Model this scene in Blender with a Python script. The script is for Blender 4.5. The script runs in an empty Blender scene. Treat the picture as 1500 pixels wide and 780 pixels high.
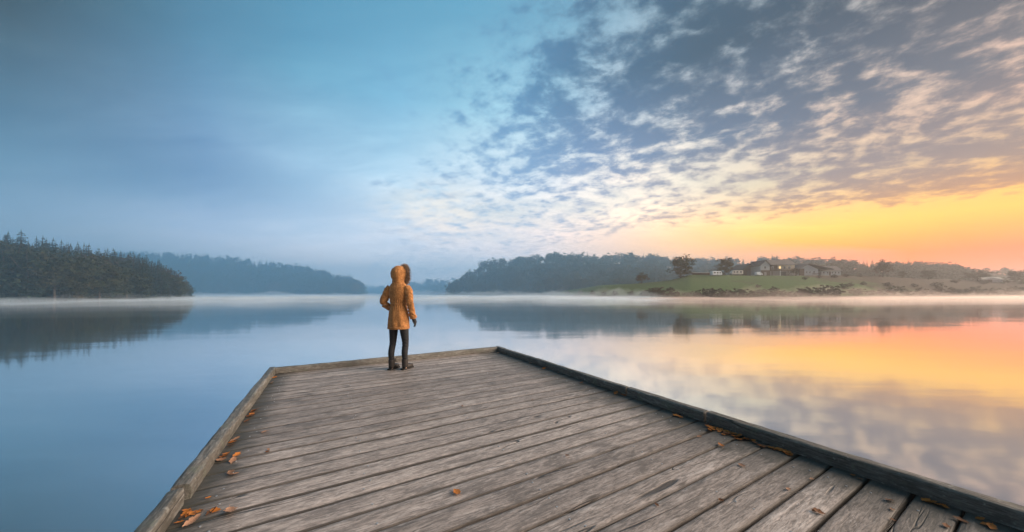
import bpy, bmesh, math, random
import numpy as np
from mathutils import Vector, Matrix, noise as mnoise

SC = bpy.context.scene
COL = SC.collection
R = math.radians

# ------------------------------------------------------------------ camera
F_PX, HOR = 467.0, 430.0            # focal length and horizon row, in pixels of the 1500 x 780 photograph
CAM_Z = 1.856                       # lens above the water
DECK_Z = 0.60                       # top of the jetty above the water
cam_d = bpy.data.cameras.new('camera'); cam = bpy.data.objects.new('camera', cam_d); COL.objects.link(cam)
cam.location = (0, 0, CAM_Z); cam.rotation_euler = (R(90), 0, 0)
cam_d.sensor_width = 36.0; cam_d.lens = F_PX / 1500 * 36.0
cam_d.shift_y = (HOR - 390.0) / 1500.0
cam_d.clip_start = 0.05; cam_d.clip_end = 20000
SC.camera = cam

# ------------------------------------------------------------------ colour helper
def lin(r, g, b, k=1.0):
    def f(c):
        c = c / 255.0
        return c / 12.92 if c <= 0.04045 else ((c + 0.055) / 1.055) ** 2.4
    return (f(r) * k, f(g) * k, f(b) * k, 1.0)

# ------------------------------------------------------------------ small node language
class S:
    """a node socket with arithmetic"""
    nt = None
    def __init__(self, s): self.s = s
    @staticmethod
    def math(op, *a, clamp=False):
        n = S.nt.nodes.new('ShaderNodeMath'); n.operation = op; n.use_clamp = clamp
        for i, v in enumerate(a):
            if isinstance(v, S): S.nt.links.new(v.s, n.inputs[i])
            else: n.inputs[i].default_value = float(v)
        return S(n.outputs[0])
    def __add__(s, o): return S.math('ADD', s, o)
    def __radd__(s, o): return S.math('ADD', o, s)
    def __sub__(s, o): return S.math('SUBTRACT', s, o)
    def __rsub__(s, o): return S.math('SUBTRACT', o, s)
    def __mul__(s, o): return S.math('MULTIPLY', s, o)
    def __rmul__(s, o): return S.math('MULTIPLY', o, s)
    def __truediv__(s, o): return S.math('DIVIDE', s, o)
    def __rtruediv__(s, o): return S.math('DIVIDE', o, s)

def put(sock, v):
    if isinstance(v, S): S.nt.links.new(v.s, sock)
    elif isinstance(v, (int, float)):
        if sock.type == 'RGBA': sock.default_value = (v, v, v, 1)
        elif sock.type == 'VECTOR': sock.default_value = (v, v, v)
        else: sock.default_value = v
    else:
        v = tuple(v)
        if sock.type == 'VECTOR': v = v[:3]
        elif sock.type == 'RGBA' and len(v) == 3: v = v + (1,)
        sock.default_value = v

def smooth(x, a, b, lo=0.0, hi=1.0):
    n = S.nt.nodes.new('ShaderNodeMapRange'); n.interpolation_type = 'SMOOTHSTEP'; n.clamp = True
    put(n.inputs[0], x)
    for i, v in enumerate((a, b, lo, hi)): put(n.inputs[i + 1], v)
    return S(n.outputs[0])
def remap(x, a, b, lo=0.0, hi=1.0):
    n = S.nt.nodes.new('ShaderNodeMapRange'); n.clamp = True
    put(n.inputs[0], x)
    for i, v in enumerate((a, b, lo, hi)): put(n.inputs[i + 1], v)
    return S(n.outputs[0])
def mix(f, a, b, mode='MIX'):
    n = S.nt.nodes.new('ShaderNodeMix'); n.data_type = 'RGBA'; n.blend_type = mode; n.clamp_factor = True
    put(n.inputs[0], f); put(n.inputs[6], a); put(n.inputs[7], b)
    return S(n.outputs[2])
def ramp(x, stops, interp='LINEAR'):
    n = S.nt.nodes.new('ShaderNodeValToRGB'); cr = n.color_ramp; cr.interpolation = interp
    stops = sorted(stops)
    while len(cr.elements) < len(stops): cr.elements.new(0.5)
    for e, (p, c) in zip(cr.elements, stops):
        e.position = p; e.color = c if not isinstance(c, (int, float)) else (c, c, c, 1)
    put(n.inputs[0], x)
    return S(n.outputs[0])
def xyz(v):
    n = S.nt.nodes.new('ShaderNodeSeparateXYZ'); put(n.inputs[0], v)
    return S(n.outputs[0]), S(n.outputs[1]), S(n.outputs[2])
def vec(x, y, z):
    n = S.nt.nodes.new('ShaderNodeCombineXYZ')
    for i, v in enumerate((x, y, z)): put(n.inputs[i], v)
    return S(n.outputs[0])
def noise(v, scale, detail=4, rough=0.55, dist=0.0, color=False, lac=2.0):
    n = S.nt.nodes.new('ShaderNodeTexNoise'); put(n.inputs['Vector'], v)
    n.inputs['Scale'].default_value = scale; n.inputs['Detail'].default_value = detail
    n.inputs['Roughness'].default_value = rough; n.inputs['Distortion'].default_value = dist
    n.inputs['Lacunarity'].default_value = lac
    return S(n.outputs['Color' if color else 'Fac'])
def voronoi(v, scale, feature='F1', out='Distance', rnd=1.0):
    n = S.nt.nodes.new('ShaderNodeTexVoronoi'); n.feature = feature; put(n.inputs['Vector'], v)
    n.inputs['Scale'].default_value = scale; n.inputs['Randomness'].default_value = rnd
    return S(n.outputs[out])
def vscale(v, s, loc=(0, 0, 0)):
    n = S.nt.nodes.new('ShaderNodeMapping'); put(n.inputs[0], v)
    n.inputs['Scale'].default_value = s; n.inputs['Location'].default_value = loc
    return S(n.outputs[0])
def vop(op, a, b):
    n = S.nt.nodes.new('ShaderNodeVectorMath'); n.operation = op
    put(n.inputs[0], a); put(n.inputs[1], b)
    return S(n.outputs[0])
def coord(which='Object'):
    return S(S.nt.nodes.new('ShaderNodeTexCoord').outputs[which])
def position():
    return S(S.nt.nodes.new('ShaderNodeNewGeometry').outputs['Position'])
def objrand():
    return S(S.nt.nodes.new('ShaderNodeObjectInfo').outputs['Random'])

# ------------------------------------------------------------------ world: sunrise sky with a bank of altocumulus
SUN_AZ, SUN_EL = 94.0, 25.0          # degrees right of the view axis, degrees above the horizon
wd = bpy.data.worlds.new('World'); SC.world = wd; wd.use_nodes = True
S.nt = wd.node_tree; S.nt.nodes.clear()
dx, dy, dz = xyz(coord('Generated'))
el = S.math('ARCSINE', dz) * (180 / math.pi)
el = S.math('ABSOLUTE', el)
az = S.math('ARCTAN2', dx, dy) * (180 / math.pi)
azf = (az + 180.0) / 360.0
zc = S.math('ABSOLUTE', dz) + 0.15
px, py = dx / zc, dy / zc            # where the direction meets a gently curved cloud sheet
P = vec(px, py, 0.0)
def skyrow(cols, k=1.0):
    return ramp(azf, [((a + 180) / 360, lin(*c, k)) for a, c in cols.items()], 'LINEAR')
def wrap(d, back):
    d = dict(d); d[-180] = back; d[180] = back; return d
CLEAR = [
 (0,  wrap({-120:(120,138,152), -58:(132,155,176), -44:(165,186,208), -33:(188,206,224), -20:(192,212,230), -8:(192,210,228),
            6:(200,206,216), 18:(218,200,192), 28:(240,200,174), 37:(232,168,124), 47:(220,132,80), 58:(196,104,58), 80:(196,104,58), 120:(180,160,150)}, (140,152,160))),
 (4.5,wrap({-120:(112,135,152), -58:(122,150,174), -44:(165,188,212), -33:(190,208,226), -20:(195,215,232), -8:(195,213,230),
            6:(205,210,220), 18:(228,208,196), 28:(250,213,178), 37:(252,190,136), 47:(252,160,88), 58:(248,130,50), 80:(248,132,50), 120:(190,168,150)}, (135,150,162))),
 (8.5,wrap({-120:(98,128,150), -58:(108,144,174), -44:(140,172,205), -33:(168,197,223), -20:(186,210,232), -8:(200,216,231),
            6:(222,222,224), 18:(238,220,206), 28:(250,224,188), 37:(255,230,176), 47:(255,228,140), 58:(255,218,104), 80:(255,212,96), 120:(190,175,158)}, (120,142,160))),
 (13, wrap({-120:(84,118,142), -58:(84,126,156), -44:(112,152,190), -33:(156,190,220), -20:(190,214,234), -8:(226,230,232),
            6:(238,234,230), 18:(246,238,224), 28:(250,234,208), 37:(252,226,188), 47:(252,212,164), 58:(250,200,140), 80:(246,192,130), 120:(176,168,160)}, (105,132,152))),
 (19, wrap({-120:(74,106,130), -58:(66,104,128), -44:(104,148,186), -33:(146,188,218), -20:(164,203,229), -8:(190,215,233),
            6:(212,226,236), 18:(246,240,232), 28:(248,238,222), 37:(244,224,202), 47:(244,206,176), 58:(240,196,168), 80:(220,184,160), 120:(150,156,158)}, (92,124,146))),
 (30, wrap({-120:(60,86,102), -58:(42,68,76), -44:(82,135,166), -33:(98,158,190), -20:(118,178,210), -8:(140,192,217),
            6:(152,198,222), 18:(172,198,216), 28:(190,204,214), 37:(200,204,208), 47:(210,200,194), 58:(206,190,180), 80:(190,178,168), 120:(125,142,152)}, (84,116,138))),
 (42, wrap({-120:(64,96,114), -58:(42,72,84), -33:(76,140,172), -8:(102,166,196), 10:(118,172,198), 30:(160,182,194), 58:(166,170,172), 100:(140,155,162)}, (84,118,138))),
 (90, wrap({0:(98,146,172)}, (98,146,172))),
]
CLOUD = [
 (8,  wrap({-20:(180,203,224), 0:(178,194,214), 15:(198,190,190), 30:(214,182,168), 45:(212,164,142), 58:(204,150,126), 100:(200,150,125)}, (140,150,160))),
 (13, wrap({-20:(150,186,218), 0:(146,180,214), 15:(172,184,204), 30:(182,172,172), 45:(166,146,142), 58:(156,132,126), 100:(150,130,125)}, (120,135,150))),
 (22, wrap({-20:(132,178,212), 0:(126,170,206), 15:(116,152,188), 30:(98,126,154), 45:(86,106,126), 58:(88,98,110), 100:(98,98,106)}, (100,120,140))),
 (33, wrap({-20:(104,160,195), 0:(92,146,182), 15:(72,114,144), 30:(44,84,106), 45:(34,70,90), 58:(34,58,74), 100:(62,72,80)}, (84,105,122))),
 (90, wrap({0:(84,112,132)}, (84,112,132))),
]
def table(rows):
    c = skyrow(rows[0][1])
    for (e0, _), (e1, cols) in zip(rows, rows[1:]):
        c = mix(remap(el, e0, e1), c, skyrow(cols))
    return c
clear = table(CLEAR)
cloudc = table(CLOUD)
# soft veils over the whole sky
rv = S.nt.nodes.new('ShaderNodeMapping'); put(rv.inputs[0], P); rv.inputs['Rotation'].default_value = (0, 0, R(38)); rv.inputs['Scale'].default_value = (0.55, 1.3, 1); rv.inputs['Location'].default_value = (3.1, 1.7, 0)
Pv = S(rv.outputs[0])
veil = noise(Pv, 0.9, 4, 0.5, 0.5)
veil2 = noise(Pv, 3.2, 6, 0.6, 0.6)
farf = smooth(el, 3.0, 12.0)
vk = (veil - 0.5) * 0.90 + (veil2 - 0.5) * 0.75 * smooth(veil, 0.34, 0.58)
clear = mix(farf, clear, mix(1.0, clear, vec(1.0 + vk * 1.15, 1.0 + vk * 0.72, 1.0 + vk * 0.48), 'MULTIPLY'))
# the bank of altocumulus, a sheet at one height: its edges are straight lines in plan
warp = noise(P, 1.3, 3, 0.5, 0, True)
Pw = vop('ADD', P, vop('MULTIPLY', vop('SUBTRACT', warp, (0.5, 0.5, 0.5)), (0.5, 0.5, 0.0)))
wx, wy, _w = xyz(Pw)
m1 = remap(wx + wy * 0.755, -0.25, 1.35, -0.60, 0.0)
m2 = remap(4.22 - (wx * 0.882 + wy), -0.25, 0.55, -0.55, 0.0)
big = noise(vscale(Pw, (1, 1, 1), (1.3, 5.2, 0)), 1.6, 3, 0.5)
rot = S.nt.nodes.new('ShaderNodeMapping'); put(rot.inputs[0], vop('ADD', P, vop('MULTIPLY', vop('SUBTRACT', warp, (0.5, 0.5, 0.5)), (0.16, 0.16, 0.0)))); rot.inputs['Rotation'].default_value = (0, 0, R(35)); rot.inputs['Scale'].default_value = (0.95, 1.08, 1)
Pr = S(rot.outputs[0])
fb = noise(Pr, 8.0, 8, 0.62, 0.0, lac=2.0)
clump = voronoi(vop('ADD', Pr, vop('MULTIPLY', vop('SUBTRACT', noise(Pr, 9.0, 3, 0.5, 0, True), (0.5, 0.5, 0.5)), (0.22, 0.22, 0.0))), 10.0, 'SMOOTH_F1')
dens = fb + (0.40 - clump) * 0.26 + (big - 0.5) * 0.24
# thinner where the low light comes through (the far, low part of the bank)
thin = smooth(el, 25.0, 15.0) * smooth(az, -45.0, 0.0) * smooth(az, 56.0, 20.0)
thr = 0.335 + thin * 0.16 - smooth(el, 20.0, 34.0) * (0.05 + smooth(az, 10.0, 40.0) * 0.05)
dm = dens + m1 + m2
alpha = smooth(dm, thr - 0.11, thr + 0.17)
shade = smooth(dm, thr + 0.0, thr + 0.26)
cl = mix(shade, mix(0.30, cloudc, clear), mix(1.0, cloudc, (0.80, 0.86, 0.93, 1), 'MULTIPLY'))
# one brighter break where the bank thins out over the far end of the lake
pa, pe = (az + 12.0) / 8.5, (el - 13.5) / 4.2
patch = S.math('EXPONENT', (pa * pa + pe * pe) * -1.0) * smooth(noise(Pr, 4.5, 7, 0.62), 0.36, 0.60)
sky = mix(patch * 0.85, mix(alpha * 0.95, clear, cl), lin(246, 240, 228))
# the low sky is brighter and purer than it looks: it is seen through the valley's haze
low = smooth(el, 16.0, 4.0)
warm = smooth(az, 5.0, 45.0) * smooth(az, 150.0, 100.0)
sky = mix(low, sky, mix(1.0, sky, mix(warm, (1.84, 1.46, 1.32, 1), (1.48, 0.80, 0.02, 1)), 'MULTIPLY'))
nish = S.nt.nodes.new('ShaderNodeTexSky'); nish.sky_type = 'NISHITA'; nish.sun_disc = False
nish.sun_elevation = R(SUN_EL); nish.sun_rotation = R(SUN_AZ); nish.air_density = 1.0; nish.dust_density = 2.0
bg1 = S.nt.nodes.new('ShaderNodeBackground'); put(bg1.inputs[0], S(nish.outputs[0])); bg1.inputs[1].default_value = 0.004
bg2 = S.nt.nodes.new('ShaderNodeBackground'); put(bg2.inputs[0], sky); bg2.inputs[1].default_value = 0.56
ad = S.nt.nodes.new('ShaderNodeAddShader'); wo = S.nt.nodes.new('ShaderNodeOutputWorld')
S.nt.links.new(bg1.outputs[0], ad.inputs[0]); S.nt.links.new(bg2.outputs[0], ad.inputs[1]); S.nt.links.new(ad.outputs[0], wo.inputs[0])
wd.cycles.sampling_method = 'MANUAL'; wd.cycles.sample_map_resolution = 1024

# ------------------------------------------------------------------ sun: low, softened by thin cloud and mist
sun_d = bpy.data.lights.new('sun', 'SUN'); sun = bpy.data.objects.new('sun', sun_d); COL.objects.link(sun)
sun_d.energy = 3.1; sun_d.angle = R(40); sun_d.color = (1.0, 0.79, 0.62)
sv = Vector((math.sin(R(SUN_AZ)) * math.cos(R(SUN_EL)), math.cos(R(SUN_AZ)) * math.cos(R(SUN_EL)), math.sin(R(SUN_EL))))
sun.rotation_euler = sv.to_track_quat('Z', 'Y').to_euler(); sun.location = sv * 60

SC.view_settings.view_transform = 'Standard'; SC.view_settings.look = 'None'
SC.view_settings.exposure = 1.0; SC.view_settings.gamma = 1.0; SC.view_settings.use_curve_mapping = False
SC.render.engine = 'CYCLES'
SC.cycles.volume_bounces = 2; SC.cycles.max_bounces = 6; SC.cycles.diffuse_bounces = 2; SC.cycles.glossy_bounces = 3
SC.cycles.transmission_bounces = 2; SC.cycles.transparent_max_bounces = 8
SC.cycles.use_denoising = True; SC.cycles.sample_clamp_indirect = 6.0

# ------------------------------------------------------------------ object helpers
def tag(o, label=None, cat=None, group=None, kind=None):
    if label: o['label'] = label
    if cat: o['category'] = cat
    if group: o['group'] = group
    if kind: o['kind'] = kind
    return o
def link(name, me, mat=None, parent=None):
    o = bpy.data.objects.new(name, me); COL.objects.link(o)
    if mat is not None:
        for m in (mat if isinstance(mat, (list, tuple)) else [mat]): me.materials.append(m)
    if parent is not None: o.parent = parent
    return o
def empty(name, loc=(0, 0, 0), rz=0.0):
    o = bpy.data.objects.new(name, None); COL.objects.link(o); o.location = loc; o.rotation_euler = (0, 0, rz)
    o.empty_display_size = 0.2
    return o
def mesh(name, V, F, smooth_=False):
    me = bpy.data.meshes.new(name); me.from_pydata([tuple(map(float, v)) for v in V], [], [tuple(map(int, f)) for f in F]); me.update()
    if smooth_: me.polygons.foreach_set('use_smooth', [True] * len(me.polygons))
    return me
def np_mesh(name, V, quads=None, tris=None, mats=None, smooth_=False):
    """fast mesh from numpy arrays; mats = material index per face (quads then tris)"""
    me = bpy.data.meshes.new(name)
    quads = np.zeros((0, 4), int) if quads is None else np.asarray(quads, int)
    tris = np.zeros((0, 3), int) if tris is None else np.asarray(tris, int)
    loops = np.concatenate([quads.ravel(), tris.ravel()])
    starts = np.concatenate([np.arange(len(quads)) * 4, len(quads) * 4 + np.arange(len(tris)) * 3])
    me.vertices.add(len(V)); me.vertices.foreach_set('co', np.asarray(V, np.float32).ravel())
    me.loops.add(len(loops)); me.loops.foreach_set('vertex_index', loops.astype(np.int32))
    me.polygons.add(len(starts)); me.polygons.foreach_set('loop_start', starts.astype(np.int32))
    if mats is not None: me.polygons.foreach_set('material_index', np.asarray(mats, np.int32))
    if smooth_: me.polygons.foreach_set('use_smooth', np.ones(len(starts), bool))
    me.update(calc_edges=True); me.validate()
    return me
class MB:
    """collects boxes, prisms and tubes into one mesh"""
    def __init__(s): s.V, s.F = [], []
    def add(s, V, F):
        b = len(s.V); s.V += [tuple(v) for v in V]; s.F += [tuple(i + b for i in f) for f in F]; return s
    def box(s, x0, x1, y0, y1, z0, z1):
        V = [(x, y, z) for z in (z0, z1) for y in (y0, y1) for x in (x0, x1)]
        return s.add(V, [(0, 2, 3, 1), (4, 5, 7, 6), (0, 1, 5, 4), (2, 6, 7, 3), (0, 4, 6, 2), (1, 3, 7, 5)])
    def prism(s, pts, axis, a, b):
        """polygon pts (2D) extruded along axis from a to b; axis 'x': pts=(y,z), 'y': pts=(x,z), 'z': pts=(x,y)"""
        n = len(pts)
        def mk(p, q): return {'x': (q, p[0], p[1]), 'y': (p[0], q, p[1]), 'z': (p[0], p[1], q)}[axis]
        V = [mk(p, a) for p in pts] + [mk(p, b) for p in pts]
        F = [tuple(range(n))[::-1], tuple(range(n, 2 * n))] + [(i, (i + 1) % n, n + (i + 1) % n, n + i) for i in range(n)]
        return s.add(V, F)
    def tube(s, pts, rad, n=8):
        pts = [Vector(p) for p in pts]; V = []
        for i, p in enumerate(pts):
            d = (pts[min(i + 1, len(pts) - 1)] - pts[max(i - 1, 0)]).normalized()
            a = d.orthogonal().normalized(); b = d.cross(a)
            r = rad[i] if isinstance(rad, (list, tuple)) else rad
            V += [p + (a * math.cos(2 * math.pi * k / n) + b * math.sin(2 * math.pi * k / n)) * r for k in range(n)]
        F = [(i * n + k, i * n + (k + 1) % n, (i + 1) * n + (k + 1) % n, (i + 1) * n + k) for i in range(len(pts) - 1) for k in range(n)]
        F += [tuple(range(n))[::-1], tuple((len(pts) - 1) * n + k for k in range(n))]
        return s.add(V, F)
    def build(s, name, mat, parent=None, bevel=0.0):
        me = mesh(name, s.V, s.F)
        bm = bmesh.new(); bm.from_mesh(me); bmesh.ops.recalc_face_normals(bm, faces=bm.faces)
        if bevel: bmesh.ops.bevel(bm, geom=bm.edges[:], offset=bevel, segments=1, affect='EDGES', clamp_overlap=True)
        bm.to_mesh(me); bm.free()
        return link(name, me, mat, parent)

# ------------------------------------------------------------------ materials
def new_mat(name):
    m = bpy.data.materials.new(name); m.use_nodes = True; S.nt = m.node_tree; S.nt.nodes.clear()
    return m
def out_bsdf(color, rough=0.8, spec=0.3, bump=None, bstr=0.3, bdist=0.01, metal=0.0, sheen=0.0, transl=None):
    b = S.nt.nodes.new('ShaderNodeBsdfPrincipled'); o = S.nt.nodes.new('ShaderNodeOutputMaterial')
    put(b.inputs['Base Color'], color); put(b.inputs['Roughness'], rough); put(b.inputs['Specular IOR Level'], spec)
    b.inputs['Metallic'].default_value = metal
    if sheen: b.inputs['Sheen Weight'].default_value = sheen
    if bump is not None:
        n = S.nt.nodes.new('ShaderNodeBump'); n.inputs['Strength'].default_value = bstr; n.inputs['Distance'].default_value = bdist
        put(n.inputs['Height'], bump); S.nt.links.new(n.outputs[0], b.inputs['Normal'])
    sh = b.outputs[0]
    if transl is not None:
        t = S.nt.nodes.new('ShaderNodeBsdfTranslucent'); put(t.inputs[0], color)
        mx = S.nt.nodes.new('ShaderNodeMixShader'); mx.inputs[0].default_value = transl
        S.nt.links.new(sh, mx.inputs[1]); S.nt.links.new(t.outputs[0], mx.inputs[2]); sh = mx.outputs[0]
    S.nt.links.new(sh, o.inputs[0])
    return b
def plain(name, rgb, rough=0.7, spec=0.3, var=0.12, scale=3.0, bstr=0.15, metal=0.0):
    m = new_mat(name); c = coord('Object'); n = noise(c, scale, 5, 0.6)
    k = 1.0 + (n - 0.5) * (2 * var)
    out_bsdf(mix(1.0, rgb, vec(k, k, k), 'MULTIPLY'), rough, spec, noise(c, scale * 6, 4), bstr, 0.01, metal)
    return m

M = {}
# still water, a long exposure's smooth ripple
m = M['water'] = new_mat('water')
pos = position()
rip = noise(vscale(pos, (0.10, 0.30, 1)), 1.0, 3, 0.5) * 0.7 + noise(vscale(pos, (0.9, 2.2, 1)), 1.0, 3, 0.5) * 0.05
bp = S.nt.nodes.new('ShaderNodeBump'); bp.inputs['Strength'].default_value = 0.022; bp.inputs['Distance'].default_value = 1.0; put(bp.inputs['Height'], rip)
gl = S.nt.nodes.new('ShaderNodeBsdfGlossy'); gl.inputs[0].default_value = (0.97, 0.98, 1.0, 1); S.nt.links.new(bp.outputs[0], gl.inputs['Normal'])
df = S.nt.nodes.new('ShaderNodeBsdfDiffuse'); df.inputs[0].default_value = (0.030, 0.070, 0.085, 1)
fr = S.nt.nodes.new('ShaderNodeFresnel'); fr.inputs[0].default_value = 1.45
mx = S.nt.nodes.new('ShaderNodeMixShader'); put(mx.inputs[0], 0.68 + 0.32 * S(fr.outputs[0]))
S.nt.links.new(df.outputs[0], mx.inputs[1]); S.nt.links.new(gl.outputs[0], mx.inputs[2]); S.nt.links.new(mx.outputs[0], S.nt.nodes.new('ShaderNodeOutputMaterial').inputs[0])
put(gl.inputs['Roughness'], remap(noise(vscale(pos, (0.02, 0.10, 1)), 1.0, 3, 0.5), 0.35, 0.65, 0.045, 0.085))
# meadow, forest floor, earth
m = M['meadow'] = new_mat('meadow'); pos = position()
n1 = noise(pos, 0.06, 5, 0.6); n2 = noise(pos, 0.9, 5, 0.6)
gx, gy, gz = xyz(pos)
g = mix(remap(n2, 0.3, 0.7), (0.050, 0.088, 0.028, 1), (0.078, 0.125, 0.042, 1))
brown = mix(remap(n2, 0.3, 0.7), (0.055, 0.040, 0.028, 1), (0.085, 0.064, 0.044, 1))
g = mix(smooth(n1 + (gx - 150.0) * 0.0035, 0.40, 0.72), g, brown)          # rough brown pasture further round the shore
g = mix(smooth(gz + (n1 - 0.5) * 2.0, 1.1, 0.2), g, brown)                  # reedy edge by the water
out_bsdf(g, 0.95, 0.1, n2, 0.5, 0.2)
M['floor'] = plain('forest_floor', (0.035, 0.036, 0.022, 1), 0.95, 0.1, 0.3, 0.2)
M['bark'] = plain('bark', (0.055, 0.045, 0.037, 1), 0.9, 0.1, 0.3, 2.0)
def leafmat(name, stops, rough=0.75):
    m = M[name] = new_mat(name); p = position(); r = objrand()
    c = ramp(S.math('FRACT', r * 7.31 + noise(p, 0.035, 2, 0.5) * 0.9), stops, 'LINEAR')
    k = 0.42 + noise(p, 0.55, 4, 0.6) * 0.5
    out_bsdf(mix(1.0, c, vec(k, k, k), 'MULTIPLY'), rough, 0.2, transl=0.25)
leafmat('needles', [(0, (0.020, 0.040, 0.024, 1)), (0.5, (0.030, 0.050, 0.026, 1)), (1, (0.022, 0.044, 0.030, 1))])
leafmat('autumn', [(0, (0.032, 0.050, 0.028, 1)), (0.40, (0.046, 0.056, 0.026, 1)), (0.60, (0.075, 0.058, 0.030, 1)), (0.72, (0.105, 0.060, 0.034, 1)), (0.80, (0.052, 0.054, 0.026, 1)), (1, (0.036, 0.052, 0.024, 1))])
leafmat('green_leaf', [(0, (0.030, 0.050, 0.022, 1)), (0.5, (0.045, 0.058, 0.024, 1)), (0.75, (0.070, 0.058, 0.026, 1)), (1, (0.030, 0.050, 0.022, 1))])
leafmat('brush', [(0, (0.110, 0.085, 0.055, 1)), (0.5, (0.085, 0.085, 0.048, 1)), (1, (0.130, 0.092, 0.058, 1))])

# ------------------------------------------------------------------ lake and land
def wx_(px, D): return (px - 750.0) / F_PX * D
def wz_(y, D): return CAM_Z + (HOR - y) / F_PX * D
lake = np_mesh('lake', [(-4000, -1500, 0), (4000, -1500, 0), (4000, 5000, 0), (-4000, 5000, 0)], [(0, 1, 2, 3)])
tag(link('lake', lake, M['water']), 'calm lake holding the reflection of sky and shore', kind='structure')

def interp(cols, px):
    a = np.array(cols, float)
    return [np.interp(px, a[:, 0], a[:, k]) for k in range(1, a.shape[1])]
class Land:
    """a stretch of shore: columns are (bearing, shore distance, crest distance, crest height); heights by distance along each bearing"""
    def __init__(s, cols, back=60.0, power=0.9, bump=0.6, seed=0):
        s.cols, s.back, s.power, s.bump, s.seed = cols, back, power, bump, seed
    def prm(s, px): return interp(s.cols, px)
    def z(s, px, D):
        Ds, Dc, Zc = s.prm(px)
        f = np.clip((D - Ds) / np.maximum(Dc - Ds, 1), 0, 1)
        zz = -0.35 + (Zc + 0.35) * f ** s.power
        back = np.clip((D - Dc) / s.back, 0, 1)
        zz = zz - (Zc * 0.25) * back ** 2
        x = wx_(px, D)
        n = np.sin(x * 0.11 + s.seed) * np.sin(D * 0.09 + s.seed * 2) + 0.5 * np.sin(x * 0.31 + 1.7 * s.seed) * np.sin(D * 0.27)
        return zz + n * s.bump * np.clip(f * 3, 0, 1) * np.clip(Zc / 6, 0, 1)
    def build(s, name, mat, px0, px1, step=4, rows=26):
        pxs = np.arange(px0, px1 + step, step, float); V = []
        fr = np.linspace(0, 1, rows)
        for p in pxs:
            Ds, Dc, Zc = s.prm(p)
            for k in fr:
                D = Ds - 3 + (Dc + s.back - Ds + 3) * k
                z = float(s.z(p, D)) if D > Ds else -0.35 - (Ds - D) * 0.25
                V.append((wx_(p, D), D, z))
        n = len(pxs); i, j = np.meshgrid(np.arange(n - 1), np.arange(rows - 1), indexing='ij'); a = (i * rows + j).ravel()
        q = np.stack([a, a + rows, a + rows + 1, a + 1], 1)
        return tag(link(name, np_mesh(name, V, q, smooth_=True), mat), kind='structure')

def crest(sky, Dcf, H, frac=0.8):
    """crest columns from a skyline: (bearing, skyline row, shore distance, crest distance) -> ground height below trees of height H"""
    out = []
    for px, y, Ds, Dc in sky:
        zs = wz_(y, Dc); h = min(H, max(zs * frac, 0.5)); out.append((px, Ds, Dc, max(zs - h, -0.3)))
    return out

near_sky = [(-260, 334, 70, 105), (0, 345, 74, 112), (30, 347, 76, 114), (60, 352, 79, 117), (90, 357, 82, 120), (115, 361, 85, 123), (140, 365, 89, 127), (165, 368, 93, 132),
            (190, 373, 98, 137), (215, 378, 104, 142), (235, 386, 111, 146), (250, 394, 118, 150), (262, 404, 126, 153), (272, 416, 135, 156), (280, 430, 148, 160)]
land_near = Land(crest(near_sky, 0, 15.0), seed=1.0)
land_near.build('wooded_shore', M['floor'], -260, 282, 5)
ridge_sky = [(100, 367, 285, 360), (215, 366, 290, 364), (250, 367, 292, 366), (300, 370, 296, 368), (350, 375, 300, 370), (400, 381, 306, 374), (450, 388, 314, 378), (500, 398, 326, 384),
             (520, 405, 334, 388), (530, 416, 342, 390), (538, 429, 355, 392)]
land_ridge = Land(crest(ridge_sky, 0, 13.0), seed=2.0)
land_ridge.build('wooded_ridge', M['floor'], 100, 538, 4)
hill_sky = [(652, 429, 270, 290), (660, 416, 262, 292), (675, 403, 255, 296), (690, 393, 250, 300), (705, 382, 248, 304), (715, 378, 247, 306), (740, 375, 245, 310), (770, 372, 243, 312), (785, 368, 242, 314),
            (830, 369, 242, 316), (860, 368, 242, 316), (875, 372, 242, 318), (900, 369, 242, 320), (930, 367, 242, 320), (960, 371, 245, 322), (985, 376, 248, 324), (1020, 377, 250, 326),
            (1050, 374, 250, 328), (1080, 375, 250, 330), (1140, 373, 250, 330), (1180, 377, 250, 330), (1230, 376, 250, 330), (1260, 380, 250, 330), (1320, 380, 252, 330), (1370, 383, 255, 330), (1405, 383, 258, 330), (1420, 390, 260, 330), (1440, 404, 262, 330), (1460, 412, 265, 330)]
land_hill = Land(crest(hill_sky, 0, 12.0), seed=3.0)
land_hill.build('wooded_hill', M['floor'], 652, 1460, 4)
far_sky = [(505, 424, 560, 640), (530, 415, 560, 640), (560, 417, 560, 640), (585, 420, 560, 640), (600, 412, 470, 560), (625, 406, 450, 540), (650, 407, 450, 540), (680, 404, 450, 540), (720, 400, 450, 540)]
land_far = Land(crest(far_sky, 0, 13.0), seed=4.0)
land_far.build('far_shore', M['floor'], 505, 720, 5)
east_sky = [(1390, 392, 360, 420), (1420, 390, 360, 420), (1500, 389, 360, 420), (1640, 385, 360, 420), (1900, 385, 360, 420)]
land_east = Land(crest(east_sky, 0, 12.0), seed=5.0)
land_east.build('far_ridge', M['floor'], 1390, 1900, 6)
mead = [(786, 262, 300, 432), (830, 212, 235, 425.5), (880, 172, 215, 418), (940, 137, 200, 415), (980, 126, 190, 411), (1010, 124, 185, 403), (1040, 124, 180, 402.5), (1100, 124, 180, 403.5), (1170, 124, 180, 403.5),
        (1230, 130, 185, 403), (1290, 140, 190, 405), (1370, 160, 200, 409), (1430, 172, 205, 410.5), (1500, 182, 215, 412), (1700, 190, 220, 411), (1900, 195, 225, 411)]
land_mead = Land([(px, Ds, Dc, wz_(y, Dc)) for px, Ds, Dc, y in mead], back=90.0, power=0.8, bump=0.12, seed=6.0)
land_mead.z_flat = True
land_mead.build('meadow', M['meadow'], 786, 1900, 5, 30)

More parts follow.
